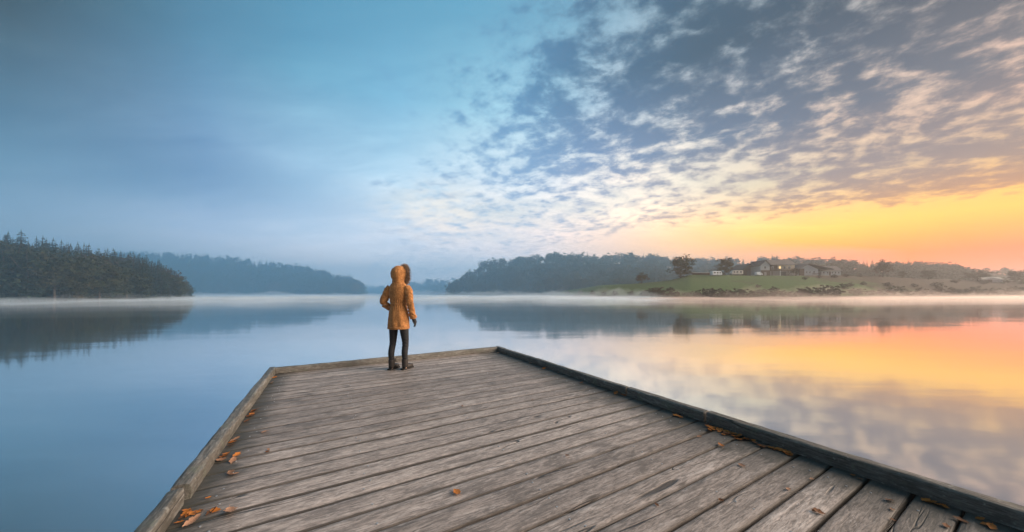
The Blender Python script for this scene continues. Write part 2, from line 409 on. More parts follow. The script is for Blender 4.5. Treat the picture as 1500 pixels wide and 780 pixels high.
# ------------------------------------------------------------------ trees
def quads_cloud(rng, cen, nrm_jit, size, n):
    """n leaf quads around given centres (n,3) with random orientation"""
    a = rng.normal(size=(n, 3)); a /= np.linalg.norm(a, axis=1)[:, None]
    b = rng.normal(size=(n, 3)); b -= a * np.sum(a * b, 1)[:, None]; b /= np.linalg.norm(b, axis=1)[:, None]
    s = size[:, None]
    a = a * s * 0.5; b = b * s * 0.5 * rng.uniform(0.6, 1.0, (n, 1))
    V = np.stack([cen - a - b * 0.3, cen - b, cen + a + b * 0.2, cen + b], 1).reshape(-1, 3)
    return V
def tube_np(pts, rad, n=6):
    mb = MB(); mb.tube(pts, rad, n); return mb.V, mb.F
def spruce_arrays(seed, H=16.0, dens=1.0, wide=0.2):
    rng = np.random.default_rng(seed); Rm = H * wide
    lv = int(30 * dens); V = []; Q = []
    for i in range(lv):
        f = (i + rng.uniform(0, 0.6)) / lv; z = H * (0.06 + 0.93 * f)
        L = Rm * (1 - f) ** 0.8 * 1.0 + 0.12
        nb = max(4, int((9 - 4 * f) * dens ** 0.5)); a0 = rng.uniform(0, 6.28)
        for b in range(nb):
            a = a0 + 6.283 * b / nb + rng.uniform(-0.3, 0.3); l = L * rng.uniform(0.62, 1.15)
            d = np.array([math.cos(a), math.sin(a), 0]); s = np.array([-d[1], d[0], 0])
            droop = -0.30 + 0.5 * f; w = 0.26 * l + 0.12
            base = np.array([0, 0, z]); mid = base + d * l * 0.55 + np.array([0, 0, droop * l * 0.45]); tip = base + d * l + np.array([0, 0, droop * l * 0.75 + 0.08 * l])
            k = len(V)
            V += [base, mid - s * w + [0, 0, -0.12 * l], tip, mid + s * w + [0, 0, -0.12 * l]]; Q.append((k, k + 1, k + 2, k + 3))
            # hanging twigs under the branch
            for q in range(2):
                c = base + (tip - base) * rng.uniform(0.35, 0.95) + s * rng.uniform(-w, w) * 0.8; h = 0.22 * l + 0.15
                e = d * rng.uniform(0.1, 0.3) * l + s * rng.uniform(-0.2, 0.2) * l
                k = len(V); V += [c - e * 0.5, c + e * 0.5, c + e * 0.4 - [0, 0, h], c - e * 0.3 - [0, 0, h * 0.8]]; Q.append((k, k + 1, k + 2, k + 3))
    k = len(V); V += [np.array([-0.1, 0, H * 0.95]), np.array([0.1, 0, H * 0.95]), np.array([0.02, 0, H * 1.03]), np.array([-0.02, 0, H * 1.03])]; Q.append((k, k + 1, k + 2, k + 3))
    return np.array(V), np.array(Q)
def broad_arrays(seed, H=13.0, clumps=64, per=36, wide=0.36, base=0.06, leaf=0.62):
    rng = np.random.default_rng(seed); cen = []
    Rx = H * wide; zc_ = H * (base + (1 - base) * 0.5); Rz = H * (1 - base) * 0.5
    lob = rng.uniform(0, 6.28, 4)
    while len(cen) < clumps:
        p = rng.normal(size=3); p /= np.linalg.norm(p); r = rng.uniform(0.12, 1.0) ** 0.5
        a = math.atan2(p[1], p[0]); k = 1 + 0.14 * math.sin(2 * a + lob[0]) + 0.12 * math.sin(3 * a + lob[1]) + 0.10 * math.sin(4 * p[2] + lob[2])
        cen.append((p[0] * Rx * r * k, p[1] * Rx * r * k, zc_ + p[2] * Rz * r * (0.96 + 0.08 * rng.uniform(-1, 1)) ))
    cen = np.array(cen); n = clumps * per
    c = np.repeat(cen, per, 0); d = rng.normal(size=(n, 3)); d /= np.linalg.norm(d, axis=1)[:, None]
    rr = np.repeat(rng.uniform(0.07, 0.125, clumps), per) * H
    P_ = c + d * (rr * rng.uniform(0.45, 1.0, n))[:, None] * np.array([1.15, 1.15, 0.8])
    V = quads_cloud(rng, P_, 0, rng.uniform(0.6, 1.25, n) * leaf, n)
    return V, np.arange(len(V)).reshape(-1, 4)
def trunk_arrays(seed, H, r, limbs=5, conif=False):
    rng = random.Random(seed); mb = MB()
    top = H * (0.97 if conif else 0.55)
    pts = [(rng.uniform(-.02, .02) * H * k / 4, rng.uniform(-.02, .02) * H * k / 4, top * k / 4 - (0.6 if k == 0 else 0)) for k in range(5)]
    mb.tube(pts, [r * (1.25 if k == 0 else 1 - 0.2 * k) for k in range(5)], 6)
    if not conif:
        for i in range(limbs):
            a = 6.28 * i / limbs + rng.uniform(-.4, .4); z0 = H * rng.uniform(0.2, 0.5); l = H * rng.uniform(0.25, 0.4)
            mb.tube([(0, 0, z0), (math.cos(a) * l * .5, math.sin(a) * l * .5, z0 + l * .35), (math.cos(a) * l * .8, math.sin(a) * l * .8, z0 + l * .85)], [r * .5, r * .33, r * .12], 5)
    return mb
SPR = []; BRD = []
for i in range(5):
    H = 16.0; V, Q = spruce_arrays(100 + i, H, 1.0, [0.19, 0.22, 0.16, 0.24, 0.2][i])
    t = trunk_arrays(i, H, 0.24, conif=True)
    SPR.append((np_mesh('crown', V, Q), mesh('trunk', t.V, t.F)))
for i in range(6):
    H = 13.0; V, Q = broad_arrays(200 + i, H, wide=[0.36, 0.42, 0.33, 0.40, 0.36, 0.45][i])
    t = trunk_arrays(50 + i, H, 0.28)
    BRD.append((np_mesh('crown', V, Q), mesh('trunk', t.V, t.F)))
for c, t in SPR: c.materials.append(M['needles']); t.materials.append(M['bark'])
for k, (c, t) in enumerate(BRD): c.materials.append(M['autumn'] if k % 2 else M['green_leaf']); t.materials.append(M['bark'])
RT = random.Random(5)
def tree(kind, idx, loc, h, label, group, cat='tree', wide=1.0, name=None):
    base, ref, nm = ((SPR, 16.0, 'spruce_tree') if kind == 's' else (BRD, 13.0, 'broadleaf_tree'))
    c, t = base[idx % len(base)]
    e = empty(name or nm, loc, RT.uniform(0, 6.28)); k = h / ref
    e.scale = (k * wide * RT.uniform(0.9, 1.12), k * wide * RT.uniform(0.9, 1.12), k)
    tag(e, label, cat, group)
    link('trunk', t, None, e); link('crown', c, None, e)
    return e
def scatter(land, px0, px1, n, sky, hbase, s0=0.02, s1=1.05, mind=3.2, seed=1, tmax=0.82, near_bias=1.0):
    """positions on a stretch of land with tree heights kept under the skyline"""
    rng = random.Random(seed); out = []; tries = 0
    a = np.array([(q[0], q[1]) for q in sky], float)
    while len(out) < n and tries < n * 60:
        tries += 1
        p = rng.uniform(px0, px1); Ds, Dc, Zc = land.prm(p); s = s0 + (s1 - s0) * rng.random() ** near_bias
        D = Ds + (Dc - Ds) * s; x = wx_(p, D)
        if any((x - o[0]) ** 2 + (D - o[1]) ** 2 < mind * mind for o in out): continue
        z = float(land.z(p, D))
        if z < -0.2: continue
        ysky = np.interp(p, a[:, 0], a[:, 1]); lim = wz_(ysky, D) - z
        h = hbase * rng.uniform(0.75, 1.12)
        h = min(h, lim * rng.uniform(0.9, 1.1))
        if h < 2.2: continue
        out.append((x, D, z - 0.1, h, p, s))
    return out
# the near wood on the left shore
L_SP = 'dark spruce among the trees of the near wooded shore beside the lake'
L_BR = 'rounded autumn broadleaf tree among the spruces of the near wooded shore'
for i, (x, D, z, h, p, s) in enumerate(scatter(land_near, -60, 280, 215, near_sky, 15.5, seed=11, mind=2.6)):
    spruce = RT.random() < (0.42 + 0.45 * s) and p < 262
    tree('s' if spruce else 'b', RT.randrange(30), (x, D, z), h * (1.0 if spruce else 0.86), L_SP if spruce else L_BR, 'spruces of the near wood' if spruce else 'broadleaf trees of the near wood', wide=1.0 if spruce else 1.05)
for px_, y_, w_ in ((8, 341, 1.0), (31, 336, 1.35), (63, 345, 1.45), (90, 351, 1.25), (78, 355, .8), (104, 357, .9), (114, 354, 1.15), (127, 358, 1.35), (144, 361, 1.15), (158, 363, 1.2), (166, 363, 1.1), (182, 370, .9), (195, 368, 1.15), (203, 371, .9), (214, 371, 1.2), (233, 379, 1.1), (-20, 338, 1.3)):
    Ds, Dc, Zc = [float(v) for v in land_near.prm(px_)]; D_ = Dc - 6; z_ = float(land_near.z(px_, D_))
    tree('s', RT.randrange(30), (wx_(px_, D_), D_, z_ - .1), (wz_(y_, D_) - z_) / 1.02, 'tall spruce with its pointed top standing out above the near wood', 'spruces above the near wood skyline', wide=w_)
# the wooded hill across the lake: its nearest and skyline trees one by one
L_HB = 'broadleaf tree in the wood covering the hill behind the meadow'
L_HS = 'pointed spruce rising from the wood on the hill behind the meadow'
hill_tr = scatter(land_hill, 654, 1440, 900, hill_sky, 11.5, seed=12, mind=3.4)
ridge_tr = scatter(land_ridge, 170, 536, 900, ridge_sky, 12.5, seed=13, mind=3.2)
far_tr = scatter(land_far, 505, 715, 260, far_sky, 12.5, seed=14, mind=4.0)
east_tr = scatter(land_east, 1392, 1720, 180, east_sky, 12, seed=15, mind=4.0)
def lod(items, name, label, spruce_p, seed, mats):
    """many far trees as one object"""
    rng = np.random.default_rng(seed); VV = []; QQ = []; MI = []; b = 0
    sp = [spruce_arrays(300 + k, 16.0, 0.62, 0.2) for k in range(3)]; br = [broad_arrays(320 + k, 13.0, 26, 11, 0.38, 0.10, 1.25) for k in range(4)]
    for (x, D, z, h, p, s) in items:
        is_s = rng.random() < spruce_p(p, s); V, Q = (sp if is_s else br)[rng.integers(0, 3)]
        k = h / (16.0 if is_s else 13.0); a = rng.uniform(0, 6.28); c_, s_ = math.cos(a), math.sin(a)
        W = np.stack([(V[:, 0] * c_ - V[:, 1] * s_) * k + x, (V[:, 0] * s_ + V[:, 1] * c_) * k + D, V[:, 2] * k + z], 1)
        VV.append(W); QQ.append(Q + b); b += len(W); MI.append(np.full(len(Q), 0 if is_s else 1))
    o = link(name, np_mesh(name, np.concatenate(VV), np.concatenate(QQ), mats=np.concatenate(MI)), mats)
    return tag(o, label, kind='stuff')
def pick(items, n, crest_first=True):
    """the ones that show: those on the skyline and along the front edge"""
    it = sorted(items, key=lambda o: min(abs(o[5] - 0.95), abs(o[5] - 0.03) * 1.3)); return it[:n], it[n:]
one, rest = pick(hill_tr, 230)
for (x, D, z, h, p, s) in one:
    sp = RT.random() < (0.30 if s > 0.5 else 0.06)
    tree('s' if sp else 'b', RT.randrange(30), (x, D, z), h, L_HS if sp else L_HB, 'spruces of the hill wood' if sp else 'broadleaf trees of the hill wood', wide=1.0 if sp else 1.12)
lod(rest, 'woodland', 'mass of autumn woodland covering the hill behind the meadow', lambda p, s: 0.2 if s > 0.5 else 0.06, 1, [M['needles'], M['autumn']])
one, rest = pick(ridge_tr, 130)
for (x, D, z, h, p, s) in one:
    sp = RT.random() < (0.75 if s > 0.5 else 0.35)
    tree('s' if sp else 'b', RT.randrange(30), (x, D, z), h, 'blue hazed spruce on the wooded ridge beyond the near shore' if sp else 'hazed broadleaf tree on the wooded ridge beyond the near shore', 'spruces of the hazy ridge' if sp else 'broadleaf trees of the hazy ridge')
lod(rest, 'woodland', 'mass of hazy forest on the ridge beyond the near shore', lambda p, s: 0.7 if s > 0.4 else 0.4, 2, [M['needles'], M['green_leaf']])
lod(far_tr, 'woodland', 'pale blue forest on the far shore down the lake', lambda p, s: 0.35, 3, [M['needles'], M['green_leaf']])
lod(east_tr, 'woodland', 'hazy woodland on the low ridge under the orange sky', lambda p, s: 0.2, 4, [M['needles'], M['autumn']])

# ------------------------------------------------------------------ village on the meadow
M['wall_white'] = plain('limewash_wall', (0.40, 0.42, 0.43, 1), 0.9, 0.1, 0.10, 0.8)
M['wall_cream'] = plain('cream_wall', (0.52, 0.46, 0.36, 1), 0.9, 0.1, 0.10, 0.8)
M['wall_stone'] = plain('grey_stone', (0.27, 0.25, 0.24, 1), 0.95, 0.1, 0.25, 1.2)
M['timber'] = plain('dark_timber', (0.10, 0.070, 0.050, 1), 0.85, 0.15, 0.25, 1.5)
M['roof_grey'] = plain('grey_roof', (0.115, 0.105, 0.10, 1), 0.85, 0.2, 0.2, 1.2)
M['roof_dark'] = plain('dark_roof', (0.085, 0.080, 0.080, 1), 0.85, 0.2, 0.2, 1.2)
M['roof_pale'] = plain('pale_roof', (0.33, 0.31, 0.29, 1), 0.7, 0.3, 0.1, 0.7)
M['glass'] = plain('window_glass', (0.03, 0.035, 0.04, 1), 0.12, 0.6, 0.1, 0.5, 0.02)
M['frame'] = plain('white_paint', (0.72, 0.72, 0.70, 1), 0.6, 0.3, 0.05, 2.0)
M['caravan'] = plain('caravan_white', (0.74, 0.77, 0.80, 1), 0.4, 0.4, 0.05, 0.6)
M['caravan_b'] = plain('caravan_cream', (0.70, 0.62, 0.54, 1), 0.45, 0.4, 0.05, 0.6)
M['rubber'] = plain('rubber', (0.03, 0.03, 0.03, 1), 0.8, 0.2, 0.1, 3.0)
m = M['lit'] = new_mat('lit_window')
em = S.nt.nodes.new('ShaderNodeEmission'); em.inputs[0].default_value = (1.0, 0.62, 0.25, 1); em.inputs[1].default_value = 0.9
S.nt.links.new(em.outputs[0], S.nt.nodes.new('ShaderNodeOutputMaterial').inputs[0])

def ground_at(px, y):
    """distance at which the meadow is seen at this row along this bearing"""
    Ds, Dc, Zc = [float(v) for v in land_mead.prm(px)]
    best = Dc
    for D in np.linspace(Ds, Dc, 120):
        if wz_(y, D) <= float(land_mead.z(px, D)): best = D; break
    return float(best)
def on_meadow(px, D): return (wx_(px, D), D, float(land_mead.z(px, D)))

def window(parent, x, z, w, h, y, lit=False):
    """frame with sill, pane set back; on a wall facing -y at y"""
    t = 0.09
    f = MB(); f.box(x - w/2, x + w/2, y - 0.06, y + 0.03, z, z + t).box(x - w/2, x + w/2, y - 0.06, y + 0.03, z + h - t, z + h)
    f.box(x - w/2, x - w/2 + t, y - 0.058, y + 0.03, z + t, z + h - t).box(x + w/2 - t, x + w/2, y - 0.058, y + 0.03, z + t, z + h - t)
    f.box(x - 0.035, x + 0.035, y - 0.05, y + 0.03, z + t, z + h - t)
    o = f.build('window', M['frame'], parent)
    MB().box(x - w/2 + 0.02, x + w/2 - 0.02, y - 0.025, y - 0.01, z + 0.02, z + h - 0.02).build('pane', M['lit'] if lit else M['glass'], o)
    MB().box(x - w/2 - 0.08, x + w/2 + 0.08, y - 0.14, y - 0.062, z - 0.07, z - 0.005).build('sill', M['wall_stone'], o)
    return o
def gable_roof(parent, mat, x0, x1, y0, y1, ze, zr, axis, over=0.5, t=0.22, name='roof'):
    """pitched roof slab; axis = ridge direction"""
    mb = MB()
    if axis == 'x':
        ym = (y0 + y1) / 2; sl = (zr - ze) / (ym - y0); e = over * sl
        mb.prism([(y0 - over, ze - e), (ym, zr), (y1 + over, ze - e), (y1 + over, ze - e + t), (ym, zr + t), (y0 - over, ze - e + t)], 'x', x0 - over, x1 + over)
    else:
        xm = (x0 + x1) / 2; sl = (zr - ze) / (xm - x0); e = over * sl
        mb.prism([(x0 - over, ze - e), (xm, zr), (x1 + over, ze - e), (x1 + over, ze - e + t), (xm, zr + t), (x0 - over, ze - e + t)], 'y', y0 - over, y1 + over)
    return mb.build(name, mat, parent)
def chimney(parent, x, y, z, h=1.2):
    mb = MB(); mb.box(x - .3, x + .3, y - .3, y + .3, z - 1.0, z + h).box(x - .38, x + .38, y - .38, y + .38, z + h, z + h + .12)
    return mb.build('chimney', M['wall_stone'], parent)

# farmhouse: white gable wing, long body with balcony, stone ground floor
D = 181.0; g0 = on_meadow(1138, D)
h = empty('farmhouse', (wx_(1113, D), D, g0[2] - 0.3), R(-2)); tag(h, 'large farmhouse with white gable wing, long grey roof and balcony', 'house')
MB().prism([(0, 0), (5.0, 0), (5.0, 6.2), (2.5, 8.7), (0, 6.2)], 'y', -0.6, 9.0).build('gable_wing', M['wall_white'], h)
MB().prism([(0.15, 3.2), (4.85, 3.2), (4.85, 3.0), (0.15, 3.0)], 'y', -0.9, -0.603).build('balcony_beam', M['timber'], h)
gable_roof(h, M['roof_dark'], 0, 5.0, -0.6, 9.0, 6.25, 8.75, 'y', 0.7)
MB().box(5.005, 20.2, 1.2, 10.0, 3.0, 6.4).build('upper_wall', M['wall_cream'], h)
MB().box(5.005, 20.2, 0.6, 10.0, 0.0, 2.998).build('ground_floor', M['wall_stone'], h)
MB().box(0.0, 5.0, -0.95, -0.603, 0.0, 2.9).build('timber_front', M['timber'], h)
rf = gable_roof(h, M['roof_grey'], 5.8, 20.2, 0.6, 10.0, 6.5, 9.3, 'x', 0.6)
chimney(rf, 13.5, 6.0, 9.0)
MB().box(5.2, 10.6, 1.05, 1.197, 3.2, 6.2).build('timber_panel', M['timber'], h)
b = MB(); b.box(5.1, 20.4, -0.6, 0.597, 2.85, 3.05).build('balcony', M['timber'], h)
rail = MB(); rail.box(5.1, 20.4, -0.58, -0.50, 3.95, 4.05)
for k in range(62): rail.box(5.1 + k * 0.25, 5.22 + k * 0.25, -0.57, -0.53, 3.05, 3.95)
rail.build('balcony_railing', M['timber'], h)
for x in (6.5, 11.0, 15.5, 20.0): MB().box(x - .12, x + .12, -0.5, -0.26, 0, 2.85).build('post', M['frame'] if x == 11.0 else M['timber'], h)
for x, z, w, hh, lit in ((2.5, 4.0, 1.3, 1.5, False), (12.0, 4.1, 1.2, 1.4, True), (14.6, 4.1, 1.2, 1.4, False), (17.2, 4.1, 1.4, 1.4, False)):
    window(h, x, z, w, hh, -0.6 if x < 5 else 1.2, lit)
window(h, 7.9, 3.3, 1.1, 2.2, 1.05)
window(h, 16.6, 0.9, 1.3, 1.2, 0.6); window(h, 19.0, 0.9, 1.1, 1.2, 0.6)
MB().box(11.9, 14.8, 0.5, 0.597, 0.02, 2.3).build('garage_door', M['roof_dark'], h)
MB().box(1.7, 3.0, -1.0, -0.953, 0.02, 2.1).build('door', M['wall_stone'], h)
# barn beside the farmhouse
D = 188.0
h = empty('barn', (wx_(1088, D), D, on_meadow(1098, D)[2] - 0.3), R(3)); tag(h, 'brown timber barn with steep gable beside the large farmhouse', 'barn')
MB().prism([(0, 0), (8.4, 0), (8.4, 4.2), (4.2, 7.4), (0, 4.2)], 'y', 0, 10).build('wall', M['timber'], h)
gable_roof(h, M['roof_grey'], 0, 8.4, 0, 10, 4.3, 7.5, 'y', 0.6)
MB().box(2.6, 5.8, -0.08, -0.003, 0.02, 3.4).build('barn_door', M['roof_dark'], h)
MB().box(3.7, 4.7, -0.07, -0.003, 4.6, 5.6).build('hatch', M['roof_dark'], h)
MB().prism([(10.5, 3.4), (10.5, 0), (8.405, 0), (8.405, 4.4)], 'y', 1.0, 9.5).build('lean_to', M['wall_stone'], h)
# white house with a dark roof, and its low annexe
D = 188.0
h = empty('white_house', (wx_(1170, D), D, on_meadow(1185, D)[2] + 1.2), R(-3)); tag(h, 'white rendered house under a dark spreading gable roof', 'house')
MB().prism([(0, -1.5), (11.0, -1.5), (11.0, 2.6), (4.6, 5.6), (0, 3.2)], 'y', 0, 10).build('wall', M['wall_white'], h)
MB().prism([(-1.4, 2.5), (4.6, 5.75), (18.5, 2.3), (18.5, 2.6), (4.6, 6.1), (-1.4, 2.85)], 'y', -1.6, 11).build('roof', M['roof_dark'], h)
MB().box(0.0, 3.0, -0.2, -0.003, -1.4, 2.9).build('timber_panel', M['timber'], h)
MB().box(7.6, 10.9, -1.2, -0.003, -0.1, 0.1).build('balcony', M['timber'], h)
for x, z in ((4.4, 0.2), (6.2, 0.2), (8.6, 0.4)): window(h, x, z, 1.1, 1.3, 0)
D = 192.0
h = empty('low_house', (wx_(1203, D), D, on_meadow(1215, D)[2] + 0.9), R(-4)); tag(h, 'long low white house with grey roof beside the dark roofed house', 'house')
MB().box(0, 11.0, 0, 7, -1.2, 2.3).build('wall', M['wall_white'], h)
gable_roof(h, M['roof_grey'], 0, 11.0, 0, 7, 2.4, 5.0, 'x', 0.7)
for x in (1.4, 3.6, 6.2, 8.0, 9.8): window(h, x, 0.4, 1.1, 1.2, 0)
MB().box(4.5, 5.3, -0.06, -0.003, -1.0, 1.6).build('door', M['timber'], h)
# field shed with a pale roof, further round the shore
D = 203.0
h = empty('field_shed', (wx_(1438, D), D, on_meadow(1450, D)[2] - 0.2), R(-14)); tag(h, 'small field shed with a pale roof between two dark trees', 'shed')
MB().prism([(0, 0), (10.0, 0), (10.0, 1.9), (5, 3.0), (0, 1.9)], 'y', 0, 5).build('wall', M['wall_stone'], h)
gable_roof(h, M['roof_pale'], 0, 10.0, 0, 5, 1.95, 3.2, 'x', 0.4)
MB().box(3.0, 5.0, -0.06, -0.003, 0.02, 1.8).build('door', M['timber'], h)
# low pale roofed shelter at the brow of the field
D = 188.0
h = empty('low_shelter', (wx_(1018, D), D, on_meadow(1034, D)[2]), R(1)); tag(h, 'low pale roofed shelter at the brow behind the white caravan', 'shelter')
MB().prism([(-0.4, 1.35), (4.2, 1.75), (4.2, 1.9), (-0.4, 1.5)], 'x', -0.3, 13.0).build('roof', M['roof_pale'], h)
for x in (0.2, 4.3, 8.4, 12.5):
    MB().box(x - .07, x + .07, 0.0, .14, -0.6, 1.383).build('post', M['timber'], h)
MB().box(0.2, 12.5, 3.7, 3.85, -0.6, 1.68).build('back_wall', M['timber'], h)

def caravan(px, y, length, body, label, rz, flip=1):
    D = ground_at(px, y); e = empty('caravan', on_meadow(px, D), rz); tag(e, label, 'caravan', None)
    L = length / 2
    prof = [(-L, 0.55), (-L * 0.96, 0.42), (L * 0.92, 0.42), (L, 0.75), (L * 0.97, 1.25), (L * 0.78, 2.35), (L * 0.70, 2.52), (-L * 0.93, 2.52), (-L, 2.35)]
    if flip < 0: prof = [(-a, b) for a, b in prof][::-1]
    MB().prism(prof, 'y', -1.1, 1.1).build('body', body, e, 0.05)
    for x0, x1 in ((-L * .78, -L * .38), (-L * .15, L * .2), (L * .40, L * .68)):
        x0, x1 = sorted((x0 * flip, x1 * flip)); wn = MB().box(x0, x1, -1.135, -1.103, 1.35, 2.0).build('window', M['glass'], e)
        MB().box(x0 - .05, x1 + .05, -1.150, -1.103, 2.003, 2.05).build('trim', M['frame'], wn)
    MB().box(-L * .95, L * .90, -1.118, -1.102, 0.80, 0.92).build('stripe', M['roof_grey'], e)
    for s in (-1, 1):
        w = MB().tube([(0, s * 1.02, 0.33), (0, s * 1.16, 0.33)], 0.33, 16).build('wheel', M['rubber'], e)
        MB().tube([(0, s * 1.162, 0.33), (0, s * 1.175, 0.33)], 0.18, 12).build('rim', M['frame'], w)
    MB().tube([(flip * L, 0, 0.5), (flip * (L + 1.1), 0, 0.45)], 0.06, 6).build('tow_bar', M['roof_dark'], e)
    MB().box(-L * .2, L * .1, -0.4, 0.4, 2.525, 2.62).build('roof_hatch', M['frame'], e)
caravan(1049, 404.6, 5.6, M['caravan'], 'bluish white caravan parked on the meadow below the shelter', R(4))
caravan(1078.5, 403.4, 6.2, M['caravan_b'], 'cream caravan parked on the meadow towards the brown barn', R(-3), -1)
# white van by the farmhouse
D = 178.5; e = empty('parked_van', on_meadow(1111, D), R(2)); tag(e, 'small white van parked in front of the farmhouse gable', 'van')
MB().prism([(-1.6, .35), (1.75, .35), (1.8, .9), (1.35, 1.15), (.95, 1.9), (-1.55, 1.9), (-1.65, 1.6)], 'y', -0.85, 0.85).build('body', M['caravan'], e, 0.04)
MB().prism([(.5, 1.15), (1.2, 1.15), (.85, 1.75), (.5, 1.75)], 'y', -0.87, -0.853).build('window', M['glass'], e)
for x in (-1.0, 1.1):
    for s in (-1, 1):
        MB().tube([(x, s * .70, .3), (x, s * .88, .3)], .3, 14).build('wheel', M['rubber'], e)

# ------------------------------------------------------------------ shrubs along the waterside and single trees on the pasture
SHR = []
for i in range(4):
    V, Q = broad_arrays(400 + i, 3.0, 44, 44, 0.60, -0.10, 0.22)
    V[:, 2] = np.maximum(V[:, 2], -0.2)
    t = MB(); rr = random.Random(i)
    for k in range(7):
        a = 6.28 * k / 7; t.tube([(0.1 * math.cos(a), 0.1 * math.sin(a), -0.3), (0.6 * math.cos(a), 0.6 * math.sin(a), 1.0 + rr.random()), (1.0 * math.cos(a), 1.0 * math.sin(a), 1.8 + rr.random() * .8)], [.05, .035, .015], 4)
    c = np_mesh('foliage', V, Q); c.materials.append(M['brush']); tm = mesh('stem', t.V, t.F); tm.materials.append(M['bark']); SHR.append((c, tm))
def shrub(px, y, hpx, label, group, wide=1.0):
    D = ground_at(px, y); hh = hpx / F_PX * D; e = empty('shrub', on_meadow(px, D), RT.uniform(0, 6.28)); k = hh / 3.0
    e.scale = (k * wide, k * wide, k); tag(e, label, 'shrub', group)
    c, t = SHR[RT.randrange(4)]; link('foliage', c, None, e); link('stem', t, None, e)
L_SH = 'dark brown shrub in the misty hedge between meadow and water'
for px, y, hp in [(832, 431, 5), (850, 431.5, 6), (868, 432, 6), (885, 433, 6), (900, 433, 7), (925, 434, 8), (942, 435, 9), (955, 435, 14), (966, 435, 15), (978, 435, 15), (992, 436, 9), (1006, 436, 8), (1018, 436, 10), (1030, 436, 13), (1041, 436, 15),
                  (1053, 436, 14), (1066, 436, 12), (1079, 436, 14), (1092, 436, 13), (1104, 435, 9), (1117, 434, 11), (1133, 435, 14), (1146, 436, 11), (1160, 436, 9), (1173, 434, 12), (1186, 435, 15), (1200, 435, 9), (1211, 433, 16), (1224, 435, 13),
                  (1256, 434, 12), (1274, 434, 9), (1292, 434, 10), (1309, 432, 14), (1328, 434, 9), (1350, 434, 13), (1368, 434, 10), (1381, 432, 14), (1396, 433, 11), (1412, 433, 10), (1430, 432, 13), (1446, 433, 11), (1462, 433, 12), (1478, 433, 11), (1492, 432, 14), (1512, 432, 14)]:
    shrub(px, y, hp, L_SH, 'shrubs of the waterside hedge', 1.25)
for px, y, hp in [(1110, 422, 5), (1236, 424, 9), (1246, 420, 6), (1265, 418, 5), (1300, 420, 7), (1340, 421, 6), (1372, 421, 8), (1180, 410, 5), (1200, 408, 5), (1222, 407, 5), (1240, 406, 5), (1260, 406, 4), (1400, 415, 6), (1440, 417, 7), (1470, 416, 7), (1495, 417, 8)]:
    shrub(px, y, hp, 'low scrubby bush dotted on the rough brown pasture', 'bushes on the rough pasture', 1.3)
for px, y, hp, wd_, lb in [(997, 405, 35, 1.35, 'big dark spreading tree at the wood edge beside the meadow'), (1062, 402, 29, 1.05, 'dark round tree between the pale caravans and the wood'), (940, 416, 16, 1.2, 'yellowing tree at the foot of the wooded hill by the meadow'),
                           (1293, 405, 25, 0.95, 'tall dark tree alone on the pasture past the low white house'), (1322, 406, 12, 0.9, 'thin small tree on the pasture between two dark trees'), (1360, 409, 16, 1.35, 'squat round dark tree on the pasture skyline'),
                           (1432, 411, 18, 1.7, 'spreading dark tree beside the field shed'), (1487, 411, 18, 1.6, 'spreading dark tree on the far side of the field shed'), (1165, 404, 12, 1.0, 'small dark tree between the farmhouse and the white house')]:
    D = float(land_mead.prm(px)[1]) - 3.0; hh = hp / F_PX * D
    tree('b', {997: 2, 1062: 4, 940: 1}.get(px, RT.randrange(30)), on_meadow(px, D), hh, lb, None, wide=wd_)

